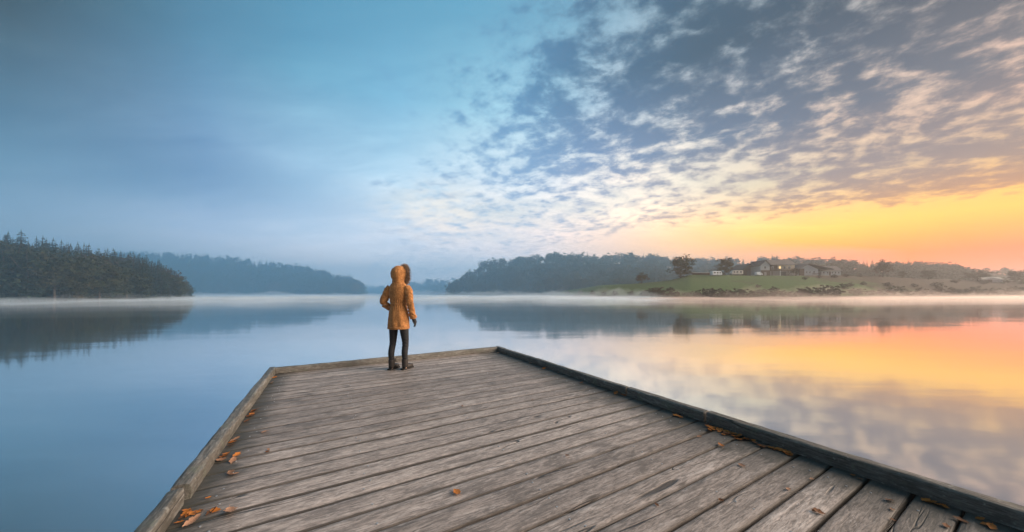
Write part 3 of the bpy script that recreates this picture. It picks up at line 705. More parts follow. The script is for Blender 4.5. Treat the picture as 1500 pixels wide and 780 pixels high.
# ------------------------------------------------------------------ jetty
def wood(name, base, dark, pale, damp=0.0, lichen=0.0, plank=True):
    m = M[name] = new_mat(name); c = coord('Object'); r = objrand()
    off = vec(r * 37.0, r * 91.0, r * 53.0); p = vop('ADD', c, off)
    fine = noise(vscale(p, (9.0, 75, 75)), 1.0, 6, 0.72, 0.6)
    mid = noise(vscale(p, (3.0, 20, 20)), 1.0, 6, 0.68, 0.7)
    blot = noise(vscale(p, (3.2, 6.5, 6.5)), 1.0, 6, 0.68, 0.4)
    big = noise(vscale(p, (0.9, 1.6, 1.6)), 1.0, 4, 0.55)
    col = mix(smooth(fine, 0.33, 0.66), dark, base)
    col = mix(smooth(mid, 0.50, 0.72) * 0.6, col, pale)
    col = mix(smooth(blot, 0.50, 0.66) * 0.75, col, dark)
    col = mix(smooth(noise(vscale(p, (7, 26, 26)), 1.0, 5, 0.7), 0.60, 0.72) * 0.6, col, pale)
    sp = noise(vscale(p, (26, 95, 95)), 1.0, 4, 0.7)
    col = mix(smooth(sp, 0.54, 0.66) * 0.55, col, dark)
    col = mix(smooth(sp, 0.42, 0.32) * 0.45, col, pale)
    # checks: thin splits that follow the grain
    ck = S.math('ABSOLUTE', noise(vscale(p, (0.55, 5.5, 5.5)), 1.0, 2, 0.4, 0.6) - 0.5)
    crack = smooth(ck, 0.010, 0.002) * smooth(noise(vscale(p, (0.9, 2, 2), (4, 2, 7)), 1.0, 2), 0.52, 0.60)
    col = mix(crack * 0.85, col, (0.035, 0.032, 0.030, 1))
    # knots
    kn = voronoi(vscale(p, (1.3, 4.5, 4.5)), 1.0)
    col = mix(smooth(kn + (fine - 0.5) * 0.10, 0.10, 0.02) * 0.75, col, (0.060, 0.050, 0.043, 1))
    k = 0.72 + r * 0.44 + (big - 0.5) * 0.60
    col = mix(1.0, col, vec(k * 1.01, k, k * 0.985), 'MULTIPLY')
    cx, cy, cz = xyz(c)
    if plank and damp:                                      # shade of the gaps painted dark into the plank arrises
        at = S.nt.nodes.new('ShaderNodeAttribute'); at.attribute_name = 'arris'
        col = mix(smooth(S(at.outputs['Fac']) + (mid - 0.5) * 0.5, 0.25, 0.75) * (0.60 + r * 0.38), col, (0.036, 0.033, 0.030, 1))
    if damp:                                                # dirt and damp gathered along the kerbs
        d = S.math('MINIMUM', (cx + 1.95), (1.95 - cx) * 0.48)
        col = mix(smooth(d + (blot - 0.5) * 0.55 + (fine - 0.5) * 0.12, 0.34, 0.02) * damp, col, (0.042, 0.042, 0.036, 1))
    if lichen:
        col = mix(smooth(noise(p, 9.0, 5, 0.65), 0.52, 0.68) * lichen, col, (0.125, 0.140, 0.105, 1))
        col = mix(smooth(noise(p, 24.0, 4, 0.6), 0.60, 0.70) * lichen * 0.6, col, (0.34, 0.35, 0.33, 1))
    h = fine * 0.6 + mid * 0.5 + blot * 0.3 - crack * 1.2
    out_bsdf(col, 0.62, 0.42, h, 0.8, 0.008)
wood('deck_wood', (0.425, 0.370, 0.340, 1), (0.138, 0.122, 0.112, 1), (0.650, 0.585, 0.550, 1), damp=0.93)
wood('kerb_wood', (0.165, 0.156, 0.140, 1), (0.060, 0.058, 0.050, 1), (0.310, 0.315, 0.305, 1), lichen=0.65)
wood('under_wood', (0.100, 0.085, 0.070, 1), (0.045, 0.040, 0.034, 1), (0.140, 0.120, 0.100, 1))
M['steel'] = plain('nail_steel', (0.42, 0.43, 0.44, 1), 0.4, 0.6, 0.2, 30.0, 0.2, 0.6)

def timber(name, L, W, T, mat, parent, loc, rz=0.0, seed=0, seg=64, edge=0.006, rough=0.0022, bow=0.0, chips=0.0):
    """a sawn length of timber, worn edges: origin at the middle of its top face, length along x"""
    rng = np.random.default_rng(seed)
    e = edge; hw = W / 2
    prof = [(-hw, -T), (-hw, -T * .5), (-hw, -e * 1.6), (-hw + e * .5, -e * .5), (-hw + e * 1.6, 0)] + [(hw * k, 0) for k in (-.55, -.2, .2, .55)] + [(hw - e * 1.6, 0), (hw - e * .5, -e * .5), (hw, -e * 1.6), (hw, -T * .5), (hw, -T)]
    n = len(prof); V = []; xs = np.linspace(-L / 2, L / 2, seg + 1)
    ph = rng.uniform(0, 100, 3)
    for i, x in enumerate(xs):
        b = bow * math.sin(math.pi * (x / L + .5))
        for j, (y, z) in enumerate(prof):
            q = mnoise.noise(Vector((x * 2.3 + ph[0], (y > 0) * 9 + ph[1], 0))) * rough * 1.3
            q2 = mnoise.noise(Vector((x * 7.0 + ph[0], j * 3.1 + ph[1], ph[2]))) * rough
            dz = mnoise.noise(Vector((x * 1.1 + ph[2], y * 14, ph[0]))) * rough * 1.2
            ch = 0.0
            if chips and j in (3, 4, 9, 10): ch = max(0.0, mnoise.noise(Vector((x * 5 + ph[1], j // 6 * 7.0, 3.3))) - 0.25) * chips
            V.append((x, y + b + (q + q2 * 0.6) * (1 if abs(y) > hw * .8 else 0) - ch * (1 if y > 0 else -1), z + dz + (q2 * 0.7 if z > -T * .4 else 0) - ch))
    Q = [(i * n + j, i * n + j + 1, (i + 1) * n + j + 1, (i + 1) * n + j) for i in range(seg) for j in range(n - 1)]
    Q += [(i * n + n - 1, i * n, (i + 1) * n, (i + 1) * n + n - 1) for i in range(seg)]
    me = bpy.data.meshes.new(name)
    me.from_pydata(V, [], [q[::-1] for q in Q] + [tuple(range(n)), tuple(seg * n + k for k in range(n))[::-1]]); me.update()
    at = me.attributes.new('arris', 'FLOAT', 'POINT'); w_ = [1.0 if (j <= 3 or j >= n - 4) else (0.45 if j in (4, n - 5) else 0.0) for j in range(n)]
    at.data.foreach_set('value', w_ * (seg + 1))
    me.polygons.foreach_set('use_smooth', [True] * len(me.polygons))
    bm = bmesh.new(); bm.from_mesh(me); bmesh.ops.recalc_face_normals(bm, faces=bm.faces)
    for ed in bm.edges:
        if len(ed.link_faces) == 2 and ed.calc_face_angle(0) > R(40): ed.smooth = False
    bm.to_mesh(me); bm.free()
    o = link(name, me, mat, parent); o.location = loc; o.rotation_euler = (0, 0, rz)
    return o

JR = math.atan2(0.4963, 0.8681)                    # the jetty's bearing
jetty = empty('wooden_jetty', (0, 0, 0), JR); tag(jetty, 'weathered wooden jetty with low kerb beams reaching into the calm lake', 'jetty')
E1 = Vector((math.cos(JR), math.sin(JR), 0)); E2 = Vector((-math.sin(JR), math.cos(JR), 0))
def jet(a, b, z=0.0): return E1 * a + E2 * b + Vector((0, 0, z))
A0, A1, B1 = -0.74, 3.155, 6.12                     # inner faces of the kerbs
gaps = [6.225, 6.05, 5.88, 5.70, 5.52, 5.335, 5.15, 4.975, 4.80, 4.625, 4.45, 4.26, 4.08, 3.89, 3.705, 3.515, 3.315, 3.135, 2.955, 2.752, 2.575, 2.385, 2.193, 2.010, 1.822, 1.628, 1.432, 1.240, 1.048, 0.862, 0.675, 0.486]
while gaps[-1] > -3.2: gaps.append(gaps[-1] - random.Random(len(gaps)).uniform(0.182, 0.196))
gw = {25: 0.020, 10: 0.010, 13: 0.010, 18: 0.013, 21: 0.009, 23: 0.008, 26: 0.012, 28: 0.015, 29: 0.013, 30: 0.016, 31: 0.018, 19: 0.005, 22: 0.007}
rg = random.Random(77)
am, LP = (A0 + A1) / 2, (A1 - A0) + 0.20
for i in range(len(gaps) - 1):
    g0 = gw.get(i, 0.0035 if i < 18 else 0.009) / 2; g1 = gw.get(i + 1, 0.0035 if i + 1 < 18 else 0.009) / 2
    top, bot = gaps[i] - g0, gaps[i + 1] + g1
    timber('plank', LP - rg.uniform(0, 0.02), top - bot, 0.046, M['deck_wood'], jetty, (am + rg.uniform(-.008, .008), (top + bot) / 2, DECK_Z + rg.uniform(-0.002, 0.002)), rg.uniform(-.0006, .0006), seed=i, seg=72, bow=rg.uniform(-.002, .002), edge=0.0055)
# kerb beams (lie on the planks)
def kerb(a0, a1, b0, b1, W, T, seed, bow=0.0, chips=0.018):
    p0, p1 = Vector((a0, b0)), Vector((a1, b1)); d = p1 - p0; mid = (p0 + p1) / 2
    return timber('kerb_beam', d.length, W, T, M['kerb_wood'], jetty, (mid.x, mid.y, DECK_Z + 0.003 + T), math.atan2(d.y, d.x), seed=seed, seg=90, edge=0.010, rough=0.006, bow=bow, chips=chips)
kerb(-0.783, -0.780, 2.665, 6.215, 0.088, 0.098, 301, 0.006)
kerb(-0.792, -0.788, -3.0, 2.600, 0.082, 0.104, 302)
kerb(-0.733, 3.140, 6.165, 6.168, 0.090, 0.094, 303, 0.004)
kerb(3.202, 3.192, 2.715, 6.215, 0.090, 0.094, 304, -0.008)
kerb(3.207, 3.203, 1.770, 2.690, 0.094, 0.098, 305, 0.006)
kerb(3.220, 3.211, -3.0, 1.745, 0.098, 0.102, 306, -0.006)
for a in (-0.858, 3.274):
    timber('fascia_board', 9.35, 0.03, 0.17, M['under_wood'], jetty, (a, 1.57, DECK_Z - 0.002), R(90), seed=int(a * 10) + 800, seg=40)
# joists, edge bearers and piles below
for a in (-0.70, 0.24, 1.20, 2.16, 3.12):
    timber('joist', 9.3, 0.11, 0.16, M['under_wood'], jetty, (a, 1.55, DECK_Z - 0.051), R(90), seed=int(a * 100) + 900, seg=30)
for b in (5.9, 3.2, 0.5, -2.2):
    timber('cross_beam', 4.1, 0.14, 0.16, M['under_wood'], jetty, (am, b, DECK_Z - 0.215), 0, seed=int(b * 10) + 950, seg=30)
    for a in (-0.72, 1.20, 3.12):
        MB().tube([(a, b + 0.16, -2.2), (a, b + 0.16, 0.0), (a, b + 0.16, DECK_Z - 0.06)], [0.085, 0.08, 0.078], 12).build('pile', M['under_wood'], jetty)
# nail heads over the joists
nv = MB(); rn = random.Random(9)
for i in range(len(gaps) - 1):
    for a in (-0.58, 0.22, 1.18, 2.14, 2.94):
        for s in (0.28, 0.72):
            if rn.random() < 0.35: continue
            x = a + rn.uniform(-.03, .03); y = gaps[i] + (gaps[i + 1] - gaps[i]) * (s + rn.uniform(-.05, .05)); z = DECK_Z + 0.0012
            nv.tube([(x, y, z - 0.004), (x, y, z + 0.0015)], 0.0055, 7)
tag(nv.build('nail_heads', M['steel'], jetty), kind='stuff')

# ------------------------------------------------------------------ fallen leaves
def leafcol(name, rgb, rgb2):
    m = M[name] = new_mat(name); c = coord('Object'); n = noise(c, 40.0, 4, 0.6)
    r = objrand(); k = 0.75 + r * 0.5
    out_bsdf(mix(1.0, mix(smooth(n, 0.35, 0.68), rgb, rgb2), vec(k, k, k), 'MULTIPLY'), 0.65, 0.3, n, 0.4, 0.003, transl=0.15)
leafcol('leaf_orange', (0.50, 0.185, 0.035, 1), (0.30, 0.095, 0.022, 1))
leafcol('leaf_pale', (0.46, 0.265, 0.170, 1), (0.30, 0.150, 0.085, 1))
leafcol('leaf_brown', (0.22, 0.085, 0.030, 1), (0.11, 0.050, 0.024, 1))
def leaf_mesh(seed, lobes=5):
    rng = random.Random(seed); n = 22; half = []
    for i in range(n + 1):
        t = i / n; w = 0.30 * math.sin(math.pi * t ** 0.85) * (0.74 + 0.36 * abs(math.sin(math.pi * t * lobes / 2 + 0.3))) * rng.uniform(0.92, 1.06); half.append((t - 0.5, w))
    cu, tw = rng.uniform(0.25, 0.9), rng.uniform(-.5, .5); V = []; F = []
    for x, w in half:
        for k in (-1, -.5, 0, .5, 1):
            y = w * k; z = cu * (0.45 * y * y * 2 + 0.5 * x * x) + tw * x * y + 0.05 * abs(k) * rng.uniform(0, 1) * (w > .05)
            V.append((x, y, z))
    m5 = 5
    F = [(i * m5 + j, (i + 1) * m5 + j, (i + 1) * m5 + j + 1, i * m5 + j + 1) for i in range(n) for j in range(4)]
    b = len(V); V += [(-0.5, -0.010, 0.006 + cu * .12), (-0.5, 0.010, 0.006 + cu * .12), (-0.72, 0.008, 0.03 + cu * .2), (-0.72, -0.008, 0.03 + cu * .2)]; F.append((b, b + 1, b + 2, b + 3))
    zmin = min(v[2] for v in V); V = [(x, y, z - zmin) for x, y, z in V]
    return mesh('fallen_leaf', V, F, True)
LM = [leaf_mesh(s, 4 + s % 4) for s in range(8)]
LV = {}
def fallen(px, y, size, kind, label, group, name='fallen_leaf'):
    d = F_PX * (CAM_Z - DECK_Z) / (y - HOR); x = (px - 750) / F_PX * d
    p = Vector((x, d, 0)); a, b = p.dot(E1), p.dot(E2)
    a = min(max(a, A0 + 0.01 + size * 0.42), A1 - 0.012 - size * 0.42); b = min(b, B1 - size * .4)
    q = jet(a, b, DECK_Z + 0.003)
    k = (RT.randrange(8), kind); size *= 1.15
    if k not in LV:
        me = LM[k[0]].copy(); me.materials.append(M['leaf_' + kind]); LV[k] = me
    o = link(name, LV[k]); o.location = q; o.scale = (size,) * 3; o.rotation_euler = (RT.uniform(-.3, .3), RT.uniform(-.25, .25), RT.uniform(0, 6.28))
    o.location.z += 0.10 * size
    tag(o, label, 'leaf', group)
    return o
LS = 'orange fallen leaf lying along the kerb on the sunrise side of the jetty'
LW = 'orange fallen leaf lying along the kerb on the blue water side'
LPL = 'pale pinkish dry leaf lying on the weathered planks'
LB = 'dark brown curled leaf scrap on the jetty planks'
for px, y, s in [(797, 541, .07), (852, 562, .08), (903, 577, .08), (915, 580, .07), (990, 610, .06), (996, 612, .05), (1046, 628, .05), (1057, 632, .05), (1066, 634, .06), (1072, 637, .055), (1079, 636, .06), (1084, 640, .06), (1098, 644, .065), (1104, 647, .05), (1108, 651, .055),
                 (1115, 655, .05), (1121, 656, .05), (1130, 658, .06), (1137, 660, .05), (1143, 661, .06), (1149, 663, .055), (1155, 664, .075), (1158, 667, .05), (1249, 698, .04), (1260, 703, .03), (1358, 732, .055), (1366, 735, .05), (1384, 743, .05), (1376, 740, .04), (1436, 761, .04), (1452, 774, .05), (1444, 770, .04)]:
    fallen(px, y, s, 'orange' if RT.random() < .8 else 'brown', LS, 'leaves along the sunrise side kerb')
rl = random.Random(4)
for k_ in range(26):
    t_ = rl.random() ** 1.4; fallen(1040 + 125 * t_ + rl.uniform(-3, 3), 627 + 41 * t_ + rl.uniform(-1, 4), rl.uniform(.035, .06), 'orange' if rl.random() < .75 else 'brown', LS, 'leaves along the sunrise side kerb')
for px, y, s in [(402, 554, .06), (364, 604, .09), (360, 606, .08), (357, 610, .07), (353, 613, .08), (351, 620, .06), (338, 650, .06), (332, 655, .06), (346, 669, .06), (326, 671, .07), (331, 667, .06), (258, 762, .05), (262, 756, .05), (257, 769, .04), (266, 752, .04), (285, 754, .05), (276, 756, .04), (309, 752, .055), (316, 750, .05), (305, 731, .03), (290, 752, .04)]:
    fallen(px, y, s, 'orange' if RT.random() < .75 else 'brown', LW, 'leaves along the blue water side kerb')
for px, y, s in [(397, 562, .07), (389, 634, .06), (393, 660, .03), (333, 648, .075), (324, 676, .065), (341, 677, .065), (338, 694, .06), (342, 697, .055), (337, 752, .085), (281, 767, .075), (778, 533, .07), (730, 518, .06), (740, 519, .06), (818, 547, .06), (1025, 641, .04), (1087, 684, .05), (1155, 718, .035), (1307, 748, .035), (1190, 703, .03)]:
    fallen(px, y, s, 'pale', LPL, 'pale leaves scattered on the planks')
for px, y, s in [(1057, 735, .04), (1200, 752, .05), (1195, 750, .04), (1308, 763, .025), (1304, 735, .05), (1407, 764, .05), (1386, 772, .04), (831, 669, .04), (677, 596, .03), (780, 586, .03), (962, 741, .03), (392, 663, .03), (1000, 601, .03)]:
    fallen(px, y, s, 'brown', LB, 'brown leaf scraps on the planks')
fallen(669, 723, .062, 'orange', 'single curled orange leaf lying alone in the middle of the planks', None)
fallen(1056, 654, .06, 'orange', 'bright orange leaf lying over a plank gap just off the kerb', None)

# ------------------------------------------------------------------ person looking out over the lake
def loft(mb, rings, n=20, cap=True):
    """rings: (centre, ax, ay, rx, ry) ellipse with axis vectors"""
    V = []
    for c, ax, ay, rx, ry in rings:
        c, ax, ay = Vector(c), Vector(ax), Vector(ay)
        V += [c + ax * (rx * math.cos(6.28318 * k / n)) + ay * (ry * math.sin(6.28318 * k / n)) for k in range(n)]
    F = [(i * n + k, i * n + (k + 1) % n, (i + 1) * n + (k + 1) % n, (i + 1) * n + k) for i in range(len(rings) - 1) for k in range(n)]
    if cap: F += [tuple(range(n))[::-1], tuple((len(rings) - 1) * n + k for k in range(n))]
    mb.add(V, F)
def zrings(lst):
    return [((cx, cy, z), (1, 0, 0), (0, 1, 0), rx, ry) for z, cx, cy, rx, ry in lst]
def limb(mb, pts, rad, n=14):
    """smooth tapered limb through points"""
    P_, R_ = [], []
    pts = [Vector(p) for p in pts]
    for i in range(len(pts) - 1):
        for k in range(5):
            t = k / 5; p0 = pts[max(i - 1, 0)]; p1, p2 = pts[i], pts[i + 1]; p3 = pts[min(i + 2, len(pts) - 1)]
            P_.append(0.5 * ((2 * p1) + (p2 - p0) * t + (2 * p0 - 5 * p1 + 4 * p2 - p3) * t * t + (3 * p1 - p0 - 3 * p2 + p3) * t ** 3)); R_.append(rad[i] * (1 - t) + rad[i + 1] * t)
    P_.append(pts[-1]); R_.append(rad[-1]); mb.tube(P_, R_, n)
def ball(mb, c, r, n=12):
    rings = []
    for k in range(1, n):
        a = math.pi * k / n; rings.append(((c[0], c[1], c[2] - r[2] * math.cos(a)), (1, 0, 0), (0, 1, 0), r[0] * math.sin(a), r[1] * math.sin(a)))
    loft(mb, rings, 16)
TS = bpy.data.scenes.new('workshop')
def fused(name, mb, mat, parent, vox=0.008, it=4, disp=None):
    """overlapping shapes grown together into one continuous skin"""
    me = mesh(name, mb.V, mb.F); bm = bmesh.new(); bm.from_mesh(me); bmesh.ops.recalc_face_normals(bm, faces=bm.faces); bm.to_mesh(me); bm.free()
    t = bpy.data.objects.new('tmp', me); TS.collection.objects.link(t)
    a = t.modifiers.new('r', 'REMESH'); a.mode = 'VOXEL'; a.voxel_size = vox; a.use_smooth_shade = True
    b = t.modifiers.new('s', 'SMOOTH'); b.factor = 0.5; b.iterations = it
    TS.view_layers[0].update(); dg = TS.view_layers[0].depsgraph
    new = bpy.data.meshes.new_from_object(t.evaluated_get(dg)); bpy.data.objects.remove(t)
    new.name = name
    if disp:
        n_ = len(new.vertices); co = np.empty(n_ * 3, np.float32); no = np.empty(n_ * 3, np.float32)
        new.vertices.foreach_get('co', co); new.vertex_normals.foreach_get('vector', no); co = co.reshape(-1, 3); no = no.reshape(-1, 3)
        dd = np.array([disp(Vector(c_)) for c_ in co.tolist()], np.float32)
        new.vertices.foreach_set('co', (co + no * dd[:, None]).ravel()); new.update()
    new.polygons.foreach_set('use_smooth', [True] * len(new.polygons))
    return link(name, new, mat, parent)

# cloth materials
m = M['coat'] = new_mat('mustard_cloth'); c = coord('Object')
wv = noise(c, 260.0, 2, 0.5); n1 = noise(c, 9.0, 4, 0.6); n2 = noise(c, 55.0, 4, 0.6)
n3 = noise(vscale(c, (1, 1, 0.55)), 26.0, 5, 0.7)
col = mix(smooth(n2 * 0.5 + n3 * 0.5, 0.42, 0.58), (0.255, 0.112, 0.036, 1), (0.44, 0.198, 0.068, 1)); k = 0.76 + n1 * 0.48
out_bsdf(mix(1.0, col, vec(k, k, k), 'MULTIPLY'), 0.9, 0.15, wv * 0.4 + n2 * 0.8, 0.6, 0.006, sheen=0.2)
M['fur'] = plain('fur', (0.27, 0.185, 0.130, 1), 0.9, 0.1, 0.45, 30.0)
M['leggings'] = plain('black_leggings', (0.022, 0.024, 0.027, 1), 0.75, 0.25, 0.25, 20.0)
M['boot'] = plain('dark_leather', (0.034, 0.030, 0.028, 1), 0.45, 0.4, 0.25, 20.0)
M['glove'] = plain('dark_knit', (0.040, 0.042, 0.046, 1), 0.9, 0.15, 0.25, 60.0)
M['skin'] = plain('skin', (0.52, 0.33, 0.25, 1), 0.55, 0.35, 0.08, 20.0)
M['hair'] = plain('hair', (0.09, 0.055, 0.035, 1), 0.6, 0.3, 0.3, 60.0)

PD = F_PX * (CAM_Z - DECK_Z) / (541.2 - HOR)
person = empty('person', ((584.0 - 750) / F_PX * PD, PD, DECK_Z + 0.003), R(-10.0))
tag(person, 'person in mustard hooded parka and dark leggings standing at the jetty end', 'person')
HYAW = R(-34)                                     # the head is turned to her right
hc = Vector((0.0, 0.025, 1.565)); hr = Matrix.Rotation(HYAW, 3, 'Z')
def H_(x, y, z): return hc + hr @ Vector((x, y, z))
# body: one continuous figure
mb = MB()
loft(mb, zrings([(0.74, 0, 0, .10, .09), (0.80, 0, 0, .150, .110), (0.90, 0, 0, .160, .115), (1.0, 0, 0, .135, .10), (1.08, 0, 0, .12, .092), (1.2, 0, .005, .140, .10), (1.31, 0, 0, .150, .09), (1.37, 0, -.005, .10, .07), (1.41, 0, 0, .052, .052), (1.47, 0, .01, .048, .05)]))
FL, FR = (-.105, -.03, 0), (.105, .02, 0)
for s, (fx, fy, _z) in ((-1, FL), (1, FR)):
    limb(mb, [(s * .085, 0, .82), (s * .095, .005, .64), (s * .098 + fx * .05, .018 + fy * .5, .43), (fx, fy - .015, .26), (fx, fy, .09), (fx, fy + .02, .03)], [.080, .064, .044, .040, .030, .030])
    limb(mb, [(fx, fy - .03, .035), (fx + s * .006, fy + .06, .032), (fx + s * .012, fy + .15, .022)], [.034, .036, .020])
for s in (-1, 1):
    el_ = (-.222, -.056, 1.10) if s < 0 else (.212, -.035, 1.10); wr = (-.15, .12, .965) if s < 0 else (.232, .045, .845)
    limb(mb, [(s * .14, 0, 1.335), el_, wr], [.050, .036, .027])
    ball(mb, (wr[0] + (.01 if s < 0 else .004), wr[1] + .015, wr[2] - .035), (.018, .020, .030))
ball(mb, hc + hr @ Vector((0, .0, .012)), (.073, .090, .108), 14)
ball(mb, H_(0, .035, -.055), (.052, .055, .055))
limb(mb, [H_(0, .085, .015), H_(0, .100, -.018)], [.010, .015]); ball(mb, H_(0, .078, -.052), (.022, .014, .008))
for s in (-1, 1):
    ball(mb, H_(s * .074, -.005, 0), (.010, .018, .028)); ball(mb, H_(s * .030, .080, .012), (.014, .008, .009))
body = fused('body', mb, M['skin'], person, 0.007, 2)
hb = MB(); ball(hb, hc + hr @ Vector((0, -.014, .026)), (.081, .092, .108), 14); fused('hair', hb, M['hair'], person, 0.009, 2)
for s in (-1, 1):
    ey = MB(); ball(ey, H_(s * .030, .083, .012), (.010, .008, .006)); ey.build('eye', M['glove'], person)
# leggings
mb = MB()
for s, (fx, fy, _z) in ((-1, FL), (1, FR)):
    limb(mb, [(s * .075, 0, .86), (s * .094, .005, .66), (s * .100 + fx * .05, .018 + fy * .5, .43), (fx, fy - .018, .27), (fx, fy, .12), (fx, fy, .08)], [.090, .074, .053, .051, .039, .038])
fused('leggings', mb, M['leggings'], person, 0.007, 3, lambda c: 0.0022 * math.sin(c.z * 120 + 3 * math.sin(c.x * 40)) * (1 if c.z < .2 or .36 < c.z < .5 else .35))
# boots
for s, (fx, fy, _z) in ((-1, FL), (1, FR)):
    b = MB(); an = R(-16 if s > 0 else -8)
    def Q_(x, y, z): return (fx + x * math.cos(an) - y * math.sin(an), fy + x * math.sin(an) + y * math.cos(an), z)
    limb(b, [Q_(0, -.005, .165), Q_(0, -.005, .12), Q_(0, -.004, .07), Q_(0, -.012, .040)], [.054, .052, .050, .044])
    limb(b, [Q_(0, -.040, .040), Q_(0, .03, .045), Q_(0, .10, .040), Q_(0, .165, .034)], [.036, .044, .043, .026])
    bo = fused('boot', b, M['boot'], person, 0.006, 2)
    for v in bo.data.vertices: v.co.z = max(v.co.z, 0.013)
    so = MB(); so.prism([Q_(x, y, 0)[:2] for x, y in ((-.036, -.070), (.036, -.070), (.042, -.02), (.046, .09), (.036, .165), (0, .192), (-.036, .165), (-.046, .09), (-.042, -.02))], 'z', 0.0, 0.016)
    so.build('sole', M['rubber'], bo)
# coat
mb = MB()
loft(mb, zrings([(0.675, 0, 0, .176, .158), (0.72, 0, 0, .175, .156), (0.82, 0, 0, .170, .148), (0.94, 0, 0, .157, .134), (1.03, 0, 0, .138, .118), (1.075, 0, 0, .129, .110), (1.12, 0, 0, .137, .116), (1.20, 0, .003, .154, .126), (1.30, 0, 0, .168, .124), (1.355, 0, -.006, .158, .106), (1.40, 0, -.006, .128, .092), (1.44, 0, 0, .088, .086), (1.475, 0, .005, .085, .09)]), 28)
limb(mb, [(.135, -.004, 1.345), (.190, -.016, 1.27), (.222, -.036, 1.10), (.232, .0, .97), (.238, .042, .855)], [.068, .065, .056, .053, .050])
limb(mb, [(-.135, -.004, 1.345), (-.185, -.020, 1.27), (-.236, -.058, 1.11), (-.215, .03, 1.035), (-.160, .12, .985)], [.074, .070, .060, .056, .052])
def folds(c):
    f = 0.0045 * mnoise.noise(Vector((c.x * 7, c.y * 7, c.z * 13))) + 0.0030 * mnoise.noise(Vector((c.x * 22, c.y * 22, c.z * 16)))
    w = math.exp(-((c.z - 1.08) / 0.055) ** 2)
    f += w * 0.0055 * math.sin(46 * math.atan2(c.y, c.x) / 2 + 3 * mnoise.noise(c * 9))
    if abs(c.x) > .16 and c.z > .85: f += 0.0042 * math.sin(c.z * 70 + 30 * c.y + 9 * mnoise.noise(c * 7))
    if c.z < 1.03: f += 0.006 * math.sin(math.atan2(c.y, c.x) * 7 + c.z * 9) * min(1, (1.03 - c.z) * 4)
    return f
coat = fused('coat', mb, M['coat'], person, 0.0065, 3, folds)
bl = MB(); loft(bl, zrings([(1.058, 0, 0, .133, .114), (1.062, 0, 0, .1375, .1185), (1.088, 0, 0, .1375, .1185), (1.092, 0, 0, .133, .114)]), 36); bl.build('belt', M['coat'], coat)
bl = MB(); loft(bl, zrings([(.668, 0, 0, .173, .155), (.672, 0, 0, .181, .163), (.700, 0, 0, .180, .162), (.704, 0, 0, .174, .156)]), 36); bl.build('hem_band', M['coat'], coat)
def cuff(p, d, r):
    d = Vector(d).normalized(); a = d.orthogonal().normalized(); b_ = d.cross(a); k = MB(); p = Vector(p)
    loft(k, [(p + d * t, a, b_, rr, rr) for t, rr in ((-.03, r - .006), (-.026, r), (.014, r), (.018, r - .008))], 18); k.build('cuff', M['coat'], coat)
cuff((.238, .042, .860), (.006, .042, -.115), .0575); cuff((-.168, .110, .988), (.075, .09, -.05), .0575)
for sx in (-1, 1):
    k = MB(); k.prism([(sx * .045, .86), (sx * .125, .86), (sx * .125, .915), (sx * .045, .915)], 'y', .128, .152); k.build('pocket_flap', M['coat'], coat, 0.004)
# hood with fur rim
mb = MB()
def hring(y, rx, rz, dz=0.0): return (H_(0, y, dz), hr @ Vector((1, 0, 0)), Vector((0, 0, 1)), rx, rz)
loft(mb, [hring(-.135, .020, .025, .0), hring(-.128, .060, .070, .0), hring(-.105, .095, .108, .0), hring(-.065, .117, .134, .004), (H_(0, -.02, .006), hr @ Vector((1, 0, 0)), Vector((0, 0, 1)), .124, .144), hring(.03, .122, .144, .004), hring(.075, .114, .138, .0)], 28)
loft(mb, zrings([(1.40, 0, -.01, .100, .088), (1.44, 0, -.006, .102, .096), (1.48, 0.0, 0, .098, .094), (1.52, .0, .0, .09, .088)]), 24)
hood = fused('hood', mb, M['coat'], person, 0.0065, 3, lambda c: 0.006 * mnoise.noise(c * 17) + 0.004 * math.sin((c.z * 60) + 5 * mnoise.noise(c * 10)) * (1 if c.z < 1.5 else .3))
# opening: dark hollow in front is the face; fur ring round it
rngf = np.random.default_rng(3); FV = []; FF = []
for i in range(7000):
    a = rngf.uniform(0, 2 * math.pi); sp = rngf.normal(); rr0 = 1.0
    base = Vector((math.cos(a) * .112, .086 + rngf.uniform(-.026, .022), math.sin(a) * .136))
    out = Vector((math.cos(a) * rngf.uniform(.3, 1.0), rngf.uniform(-.55, .9), math.sin(a) * rngf.uniform(.3, 1.0)))
    out = (out + Vector((rngf.normal() * .25, rngf.normal() * .2, rngf.normal() * .25))).normalized()
    l = rngf.uniform(.030, .075); s = out.orthogonal().normalized() * rngf.uniform(.0012, .0026); s = Matrix.Rotation(rngf.uniform(0, 6.28), 3, out) @ s
    tip = base + out * l + Vector((0, 0, -.006 * rngf.random()))
    k = len(FV); FV += [H_(*(base - s)), H_(*(base + s)), H_(*tip)]; FF.append((k, k + 1, k + 2))
rim = MB(); TR = []
for k in range(28):
    a = 2 * math.pi * k / 28; TR.append(((math.cos(a) * .110, .086, math.sin(a) * .134), a))
V = []; n = 10
for (cx, cy, cz), a in TR:
    for q in range(n):
        t = 2 * math.pi * q / n; V.append(H_(cx + math.cos(a) * .026 * math.cos(t), cy + .026 * math.sin(t), cz + math.sin(a) * .026 * math.cos(t)))
F = [((i * n + q), (i * n + (q + 1) % n), (((i + 1) % 28) * n + (q + 1) % n), (((i + 1) % 28) * n + q)) for i in range(28) for q in range(n)]
link('fur_trim', mesh('fur_trim', [tuple(v) for v in V] + [tuple(v) for v in FV], F + [tuple(i + len(V) for i in f) for f in FF]), M['fur'], hood)
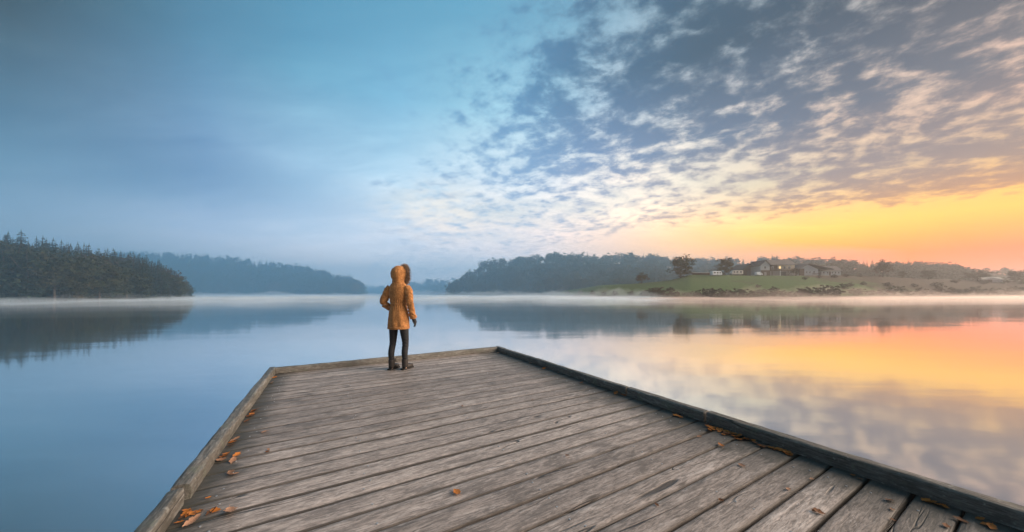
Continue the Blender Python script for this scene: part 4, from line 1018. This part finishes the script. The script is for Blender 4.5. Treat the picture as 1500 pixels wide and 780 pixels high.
# gloves, five fingers each
def hand(name, wrist, down, fwd, thumb_side):
    w = Vector(wrist); d = Vector(down).normalized(); f = Vector(fwd); f = (f - d * f.dot(d)).normalized(); s = d.cross(f) * thumb_side
    g = MB(); limb(g, [w - d * .03, w, w + d * .035, w + d * .08], [.034, .031, .034, .030])
    for k, (o, l) in enumerate(((-.027, .066), (-.009, .076), (.009, .072), (.026, .056))):
        b0 = w + d * .072 + f * (-o); c = s * .012
        limb(g, [b0 - d * .02, b0 + d * l * .45 + c * .5, b0 + d * l * .78 + c * 1.6, b0 + d * l * .95 + c * 2.8], [.0125, .0115, .0105, .009], 8)
    t0 = w + d * .022 + f * .026; limb(g, [t0, t0 + f * .020 + d * .024 + s * .012, t0 + f * .020 + d * .055 + s * .02], [.015, .0125, .010], 8)
    return fused(name, g, M['glove'], person, 0.0045, 2)
hand('glove', (.241, .050, .832), (.02, .05, -.12), (-.1, 1, 0), -1)
hand('glove', (-.148, .136, .975), (.30, .14, -.45), (.2, 1, .3), 1)
bpy.data.scenes.remove(TS)

# ------------------------------------------------------------------ air: thin even haze, and banks of mist lying on the water
def volume(name, color, density, aniso):
    m = M[name] = new_mat(name); v = S.nt.nodes.new('ShaderNodeVolumePrincipled')
    v.inputs['Color'].default_value = color; v.inputs['Density'].default_value = density; v.inputs['Anisotropy'].default_value = aniso
    S.nt.links.new(v.outputs[0], S.nt.nodes.new('ShaderNodeOutputMaterial').inputs['Volume'])
    m.cycles.homogeneous_volume = True
    return m
volume('haze', (0.76, 0.74, 0.72, 1), 0.00065, 0.35)
tag(MB().box(-1250, 1250, -160, 760, -3.2, 52.0).build('haze', M['haze']), 'thin blue morning haze filling the valley', kind='stuff')
volume('mist', (0.90, 0.96, 1.0, 1), 0.014, 0.20)
volume('rosy_mist', (0.98, 0.80, 0.70, 1), 0.0125, 0.40)  # warm sunrise light put into the colour of white mist
volume('low_mist', (0.84, 0.94, 1.0, 1), 0.017, 0.15)
def mist(px0, px1, d0, d1, hmax, label, seed, nx=90, ny=34, mat=None, fade=25.0):
    """a low bank of vapour with a billowing top, resting on the water"""
    V = []; xs = np.linspace(px0, px1, nx); ds = np.linspace(0, 1, ny)
    for p in xs:
        for k in ds:
            D = float(np.interp(p, [c[0] for c in d0], [c[1] for c in d0])) * (1 - k) + float(np.interp(p, [c[0] for c in d1], [c[1] for c in d1])) * k
            x = wx_(p, D)
            e = min(1.0, (p - px0) / (px1 - px0) * 8, (px1 - p) / (px1 - px0) * 8) ; t_ = min(1.0, (D - float(np.interp(p, [c[0] for c in d0], [c[1] for c in d0]))) / fade); r = t_ * t_ * (3 - 2 * t_) * min(1.0, (1 - k) * 14)
            n = 0.5 + 0.5 * mnoise.noise(Vector((x * .035 + seed, D * .035, 0))) + 0.35 * mnoise.noise(Vector((x * .13, D * .10 + seed, 2))) + 0.2 * mnoise.noise(Vector((x * .33, D * .25 + seed, 5)))
            V.append((x, D, 0.03 + hmax * max(0.02, n) ** 1.5 * max(0.0, e) * max(0.0, r) + 0.02))
    nT = len(V); V = V + [(x, y, 0.02) for x, y, z in V]
    Q = []
    for i in range(nx - 1):
        for j in range(ny - 1):
            a = i * ny + j; Q.append((a, a + ny, a + ny + 1, a + 1)); b = a + nT; Q.append((b, b + 1, b + ny + 1, b + ny))
    for i in range(nx - 1):
        for j in (0, ny - 1):
            a, b = i * ny + j, (i + 1) * ny + j; Q.append((a, a + nT, b + nT, b))
    for j in range(ny - 1):
        for i in (0, nx - 1):
            a = i * ny + j; Q.append((a, a + 1, a + 1 + nT, a + nT))
    me = np_mesh('mist', V, Q); bm = bmesh.new(); bm.from_mesh(me); bmesh.ops.recalc_face_normals(bm, faces=bm.faces); bm.to_mesh(me); bm.free()
    return tag(link('mist', me, mat or M['mist']), label, kind='stuff')
SHORE_L = [(-160, 71), (0, 75), (200, 100), (275, 136), (300, 290), (540, 350), (600, 470)]
SHORE_M = [(560, 460), (650, 272), (700, 250), (830, 210), (940, 137), (1000, 125)]
SHORE_R = [(900, 162), (1000, 128), (1170, 128), (1290, 143), (1500, 185), (1640, 190)]
def near(sh, k): return [(p, d * k) for p, d in sh]
mist(-160, 600, [(-160, 22), (300, 26), (600, 34)], SHORE_L, 1.3, 'low white mist over the water before the wooded shore', 1.0, mat=M['low_mist'], fade=48.0)
mist(-160, 600, near(SHORE_L, .80), near(SHORE_L, 1.05), 5.5, 'rising wisps of mist along the wooded shore', 21.0)
mist(560, 1000, [(560, 34), (1000, 30)], SHORE_M, 1.3, 'low white mist over the water below the wooded hill', 4.0, mat=M['low_mist'], fade=60.0)
mist(560, 1000, near(SHORE_M, .80), near(SHORE_M, 1.05), 7.5, 'rising wisps of mist along the foot of the wooded hill', 34.0)
mist(900, 1640, [(900, 30), (1640, 40)], SHORE_R, 1.5, 'low pinkish mist over the water below the meadow', 8.0, mat=M['rosy_mist'], fade=55.0)
mist(900, 1640, near(SHORE_R, .80), near(SHORE_R, 1.14), 7.5, 'rising wisps of pinkish mist along the meadow shore', 48.0, mat=M['rosy_mist'])
# thicker blue air hanging over the far arm of the lake
volume('blue_air', (0.17, 0.62, 1.0, 1), 0.0028, 0.30)
fb_ = MB(); fb_.prism([(wx_(-400, 52), 52), (wx_(0, 54), 54), (wx_(282, 100), 100), (wx_(540, 150), 150), (wx_(700, 140), 140), (wx_(820, 165), 165), (wx_(980, 225), 225), (wx_(1150, 290), 290), (wx_(1330, 355), 355), (wx_(1000, 420), 420), (wx_(720, 600), 600), (wx_(300, 600), 600), (wx_(-400, 330), 330)], 'z', 0.02, 50.5)
tag(fb_.build('haze_bank', M['blue_air']), 'blue mist hanging between the ridges down the lake', kind='stuff')
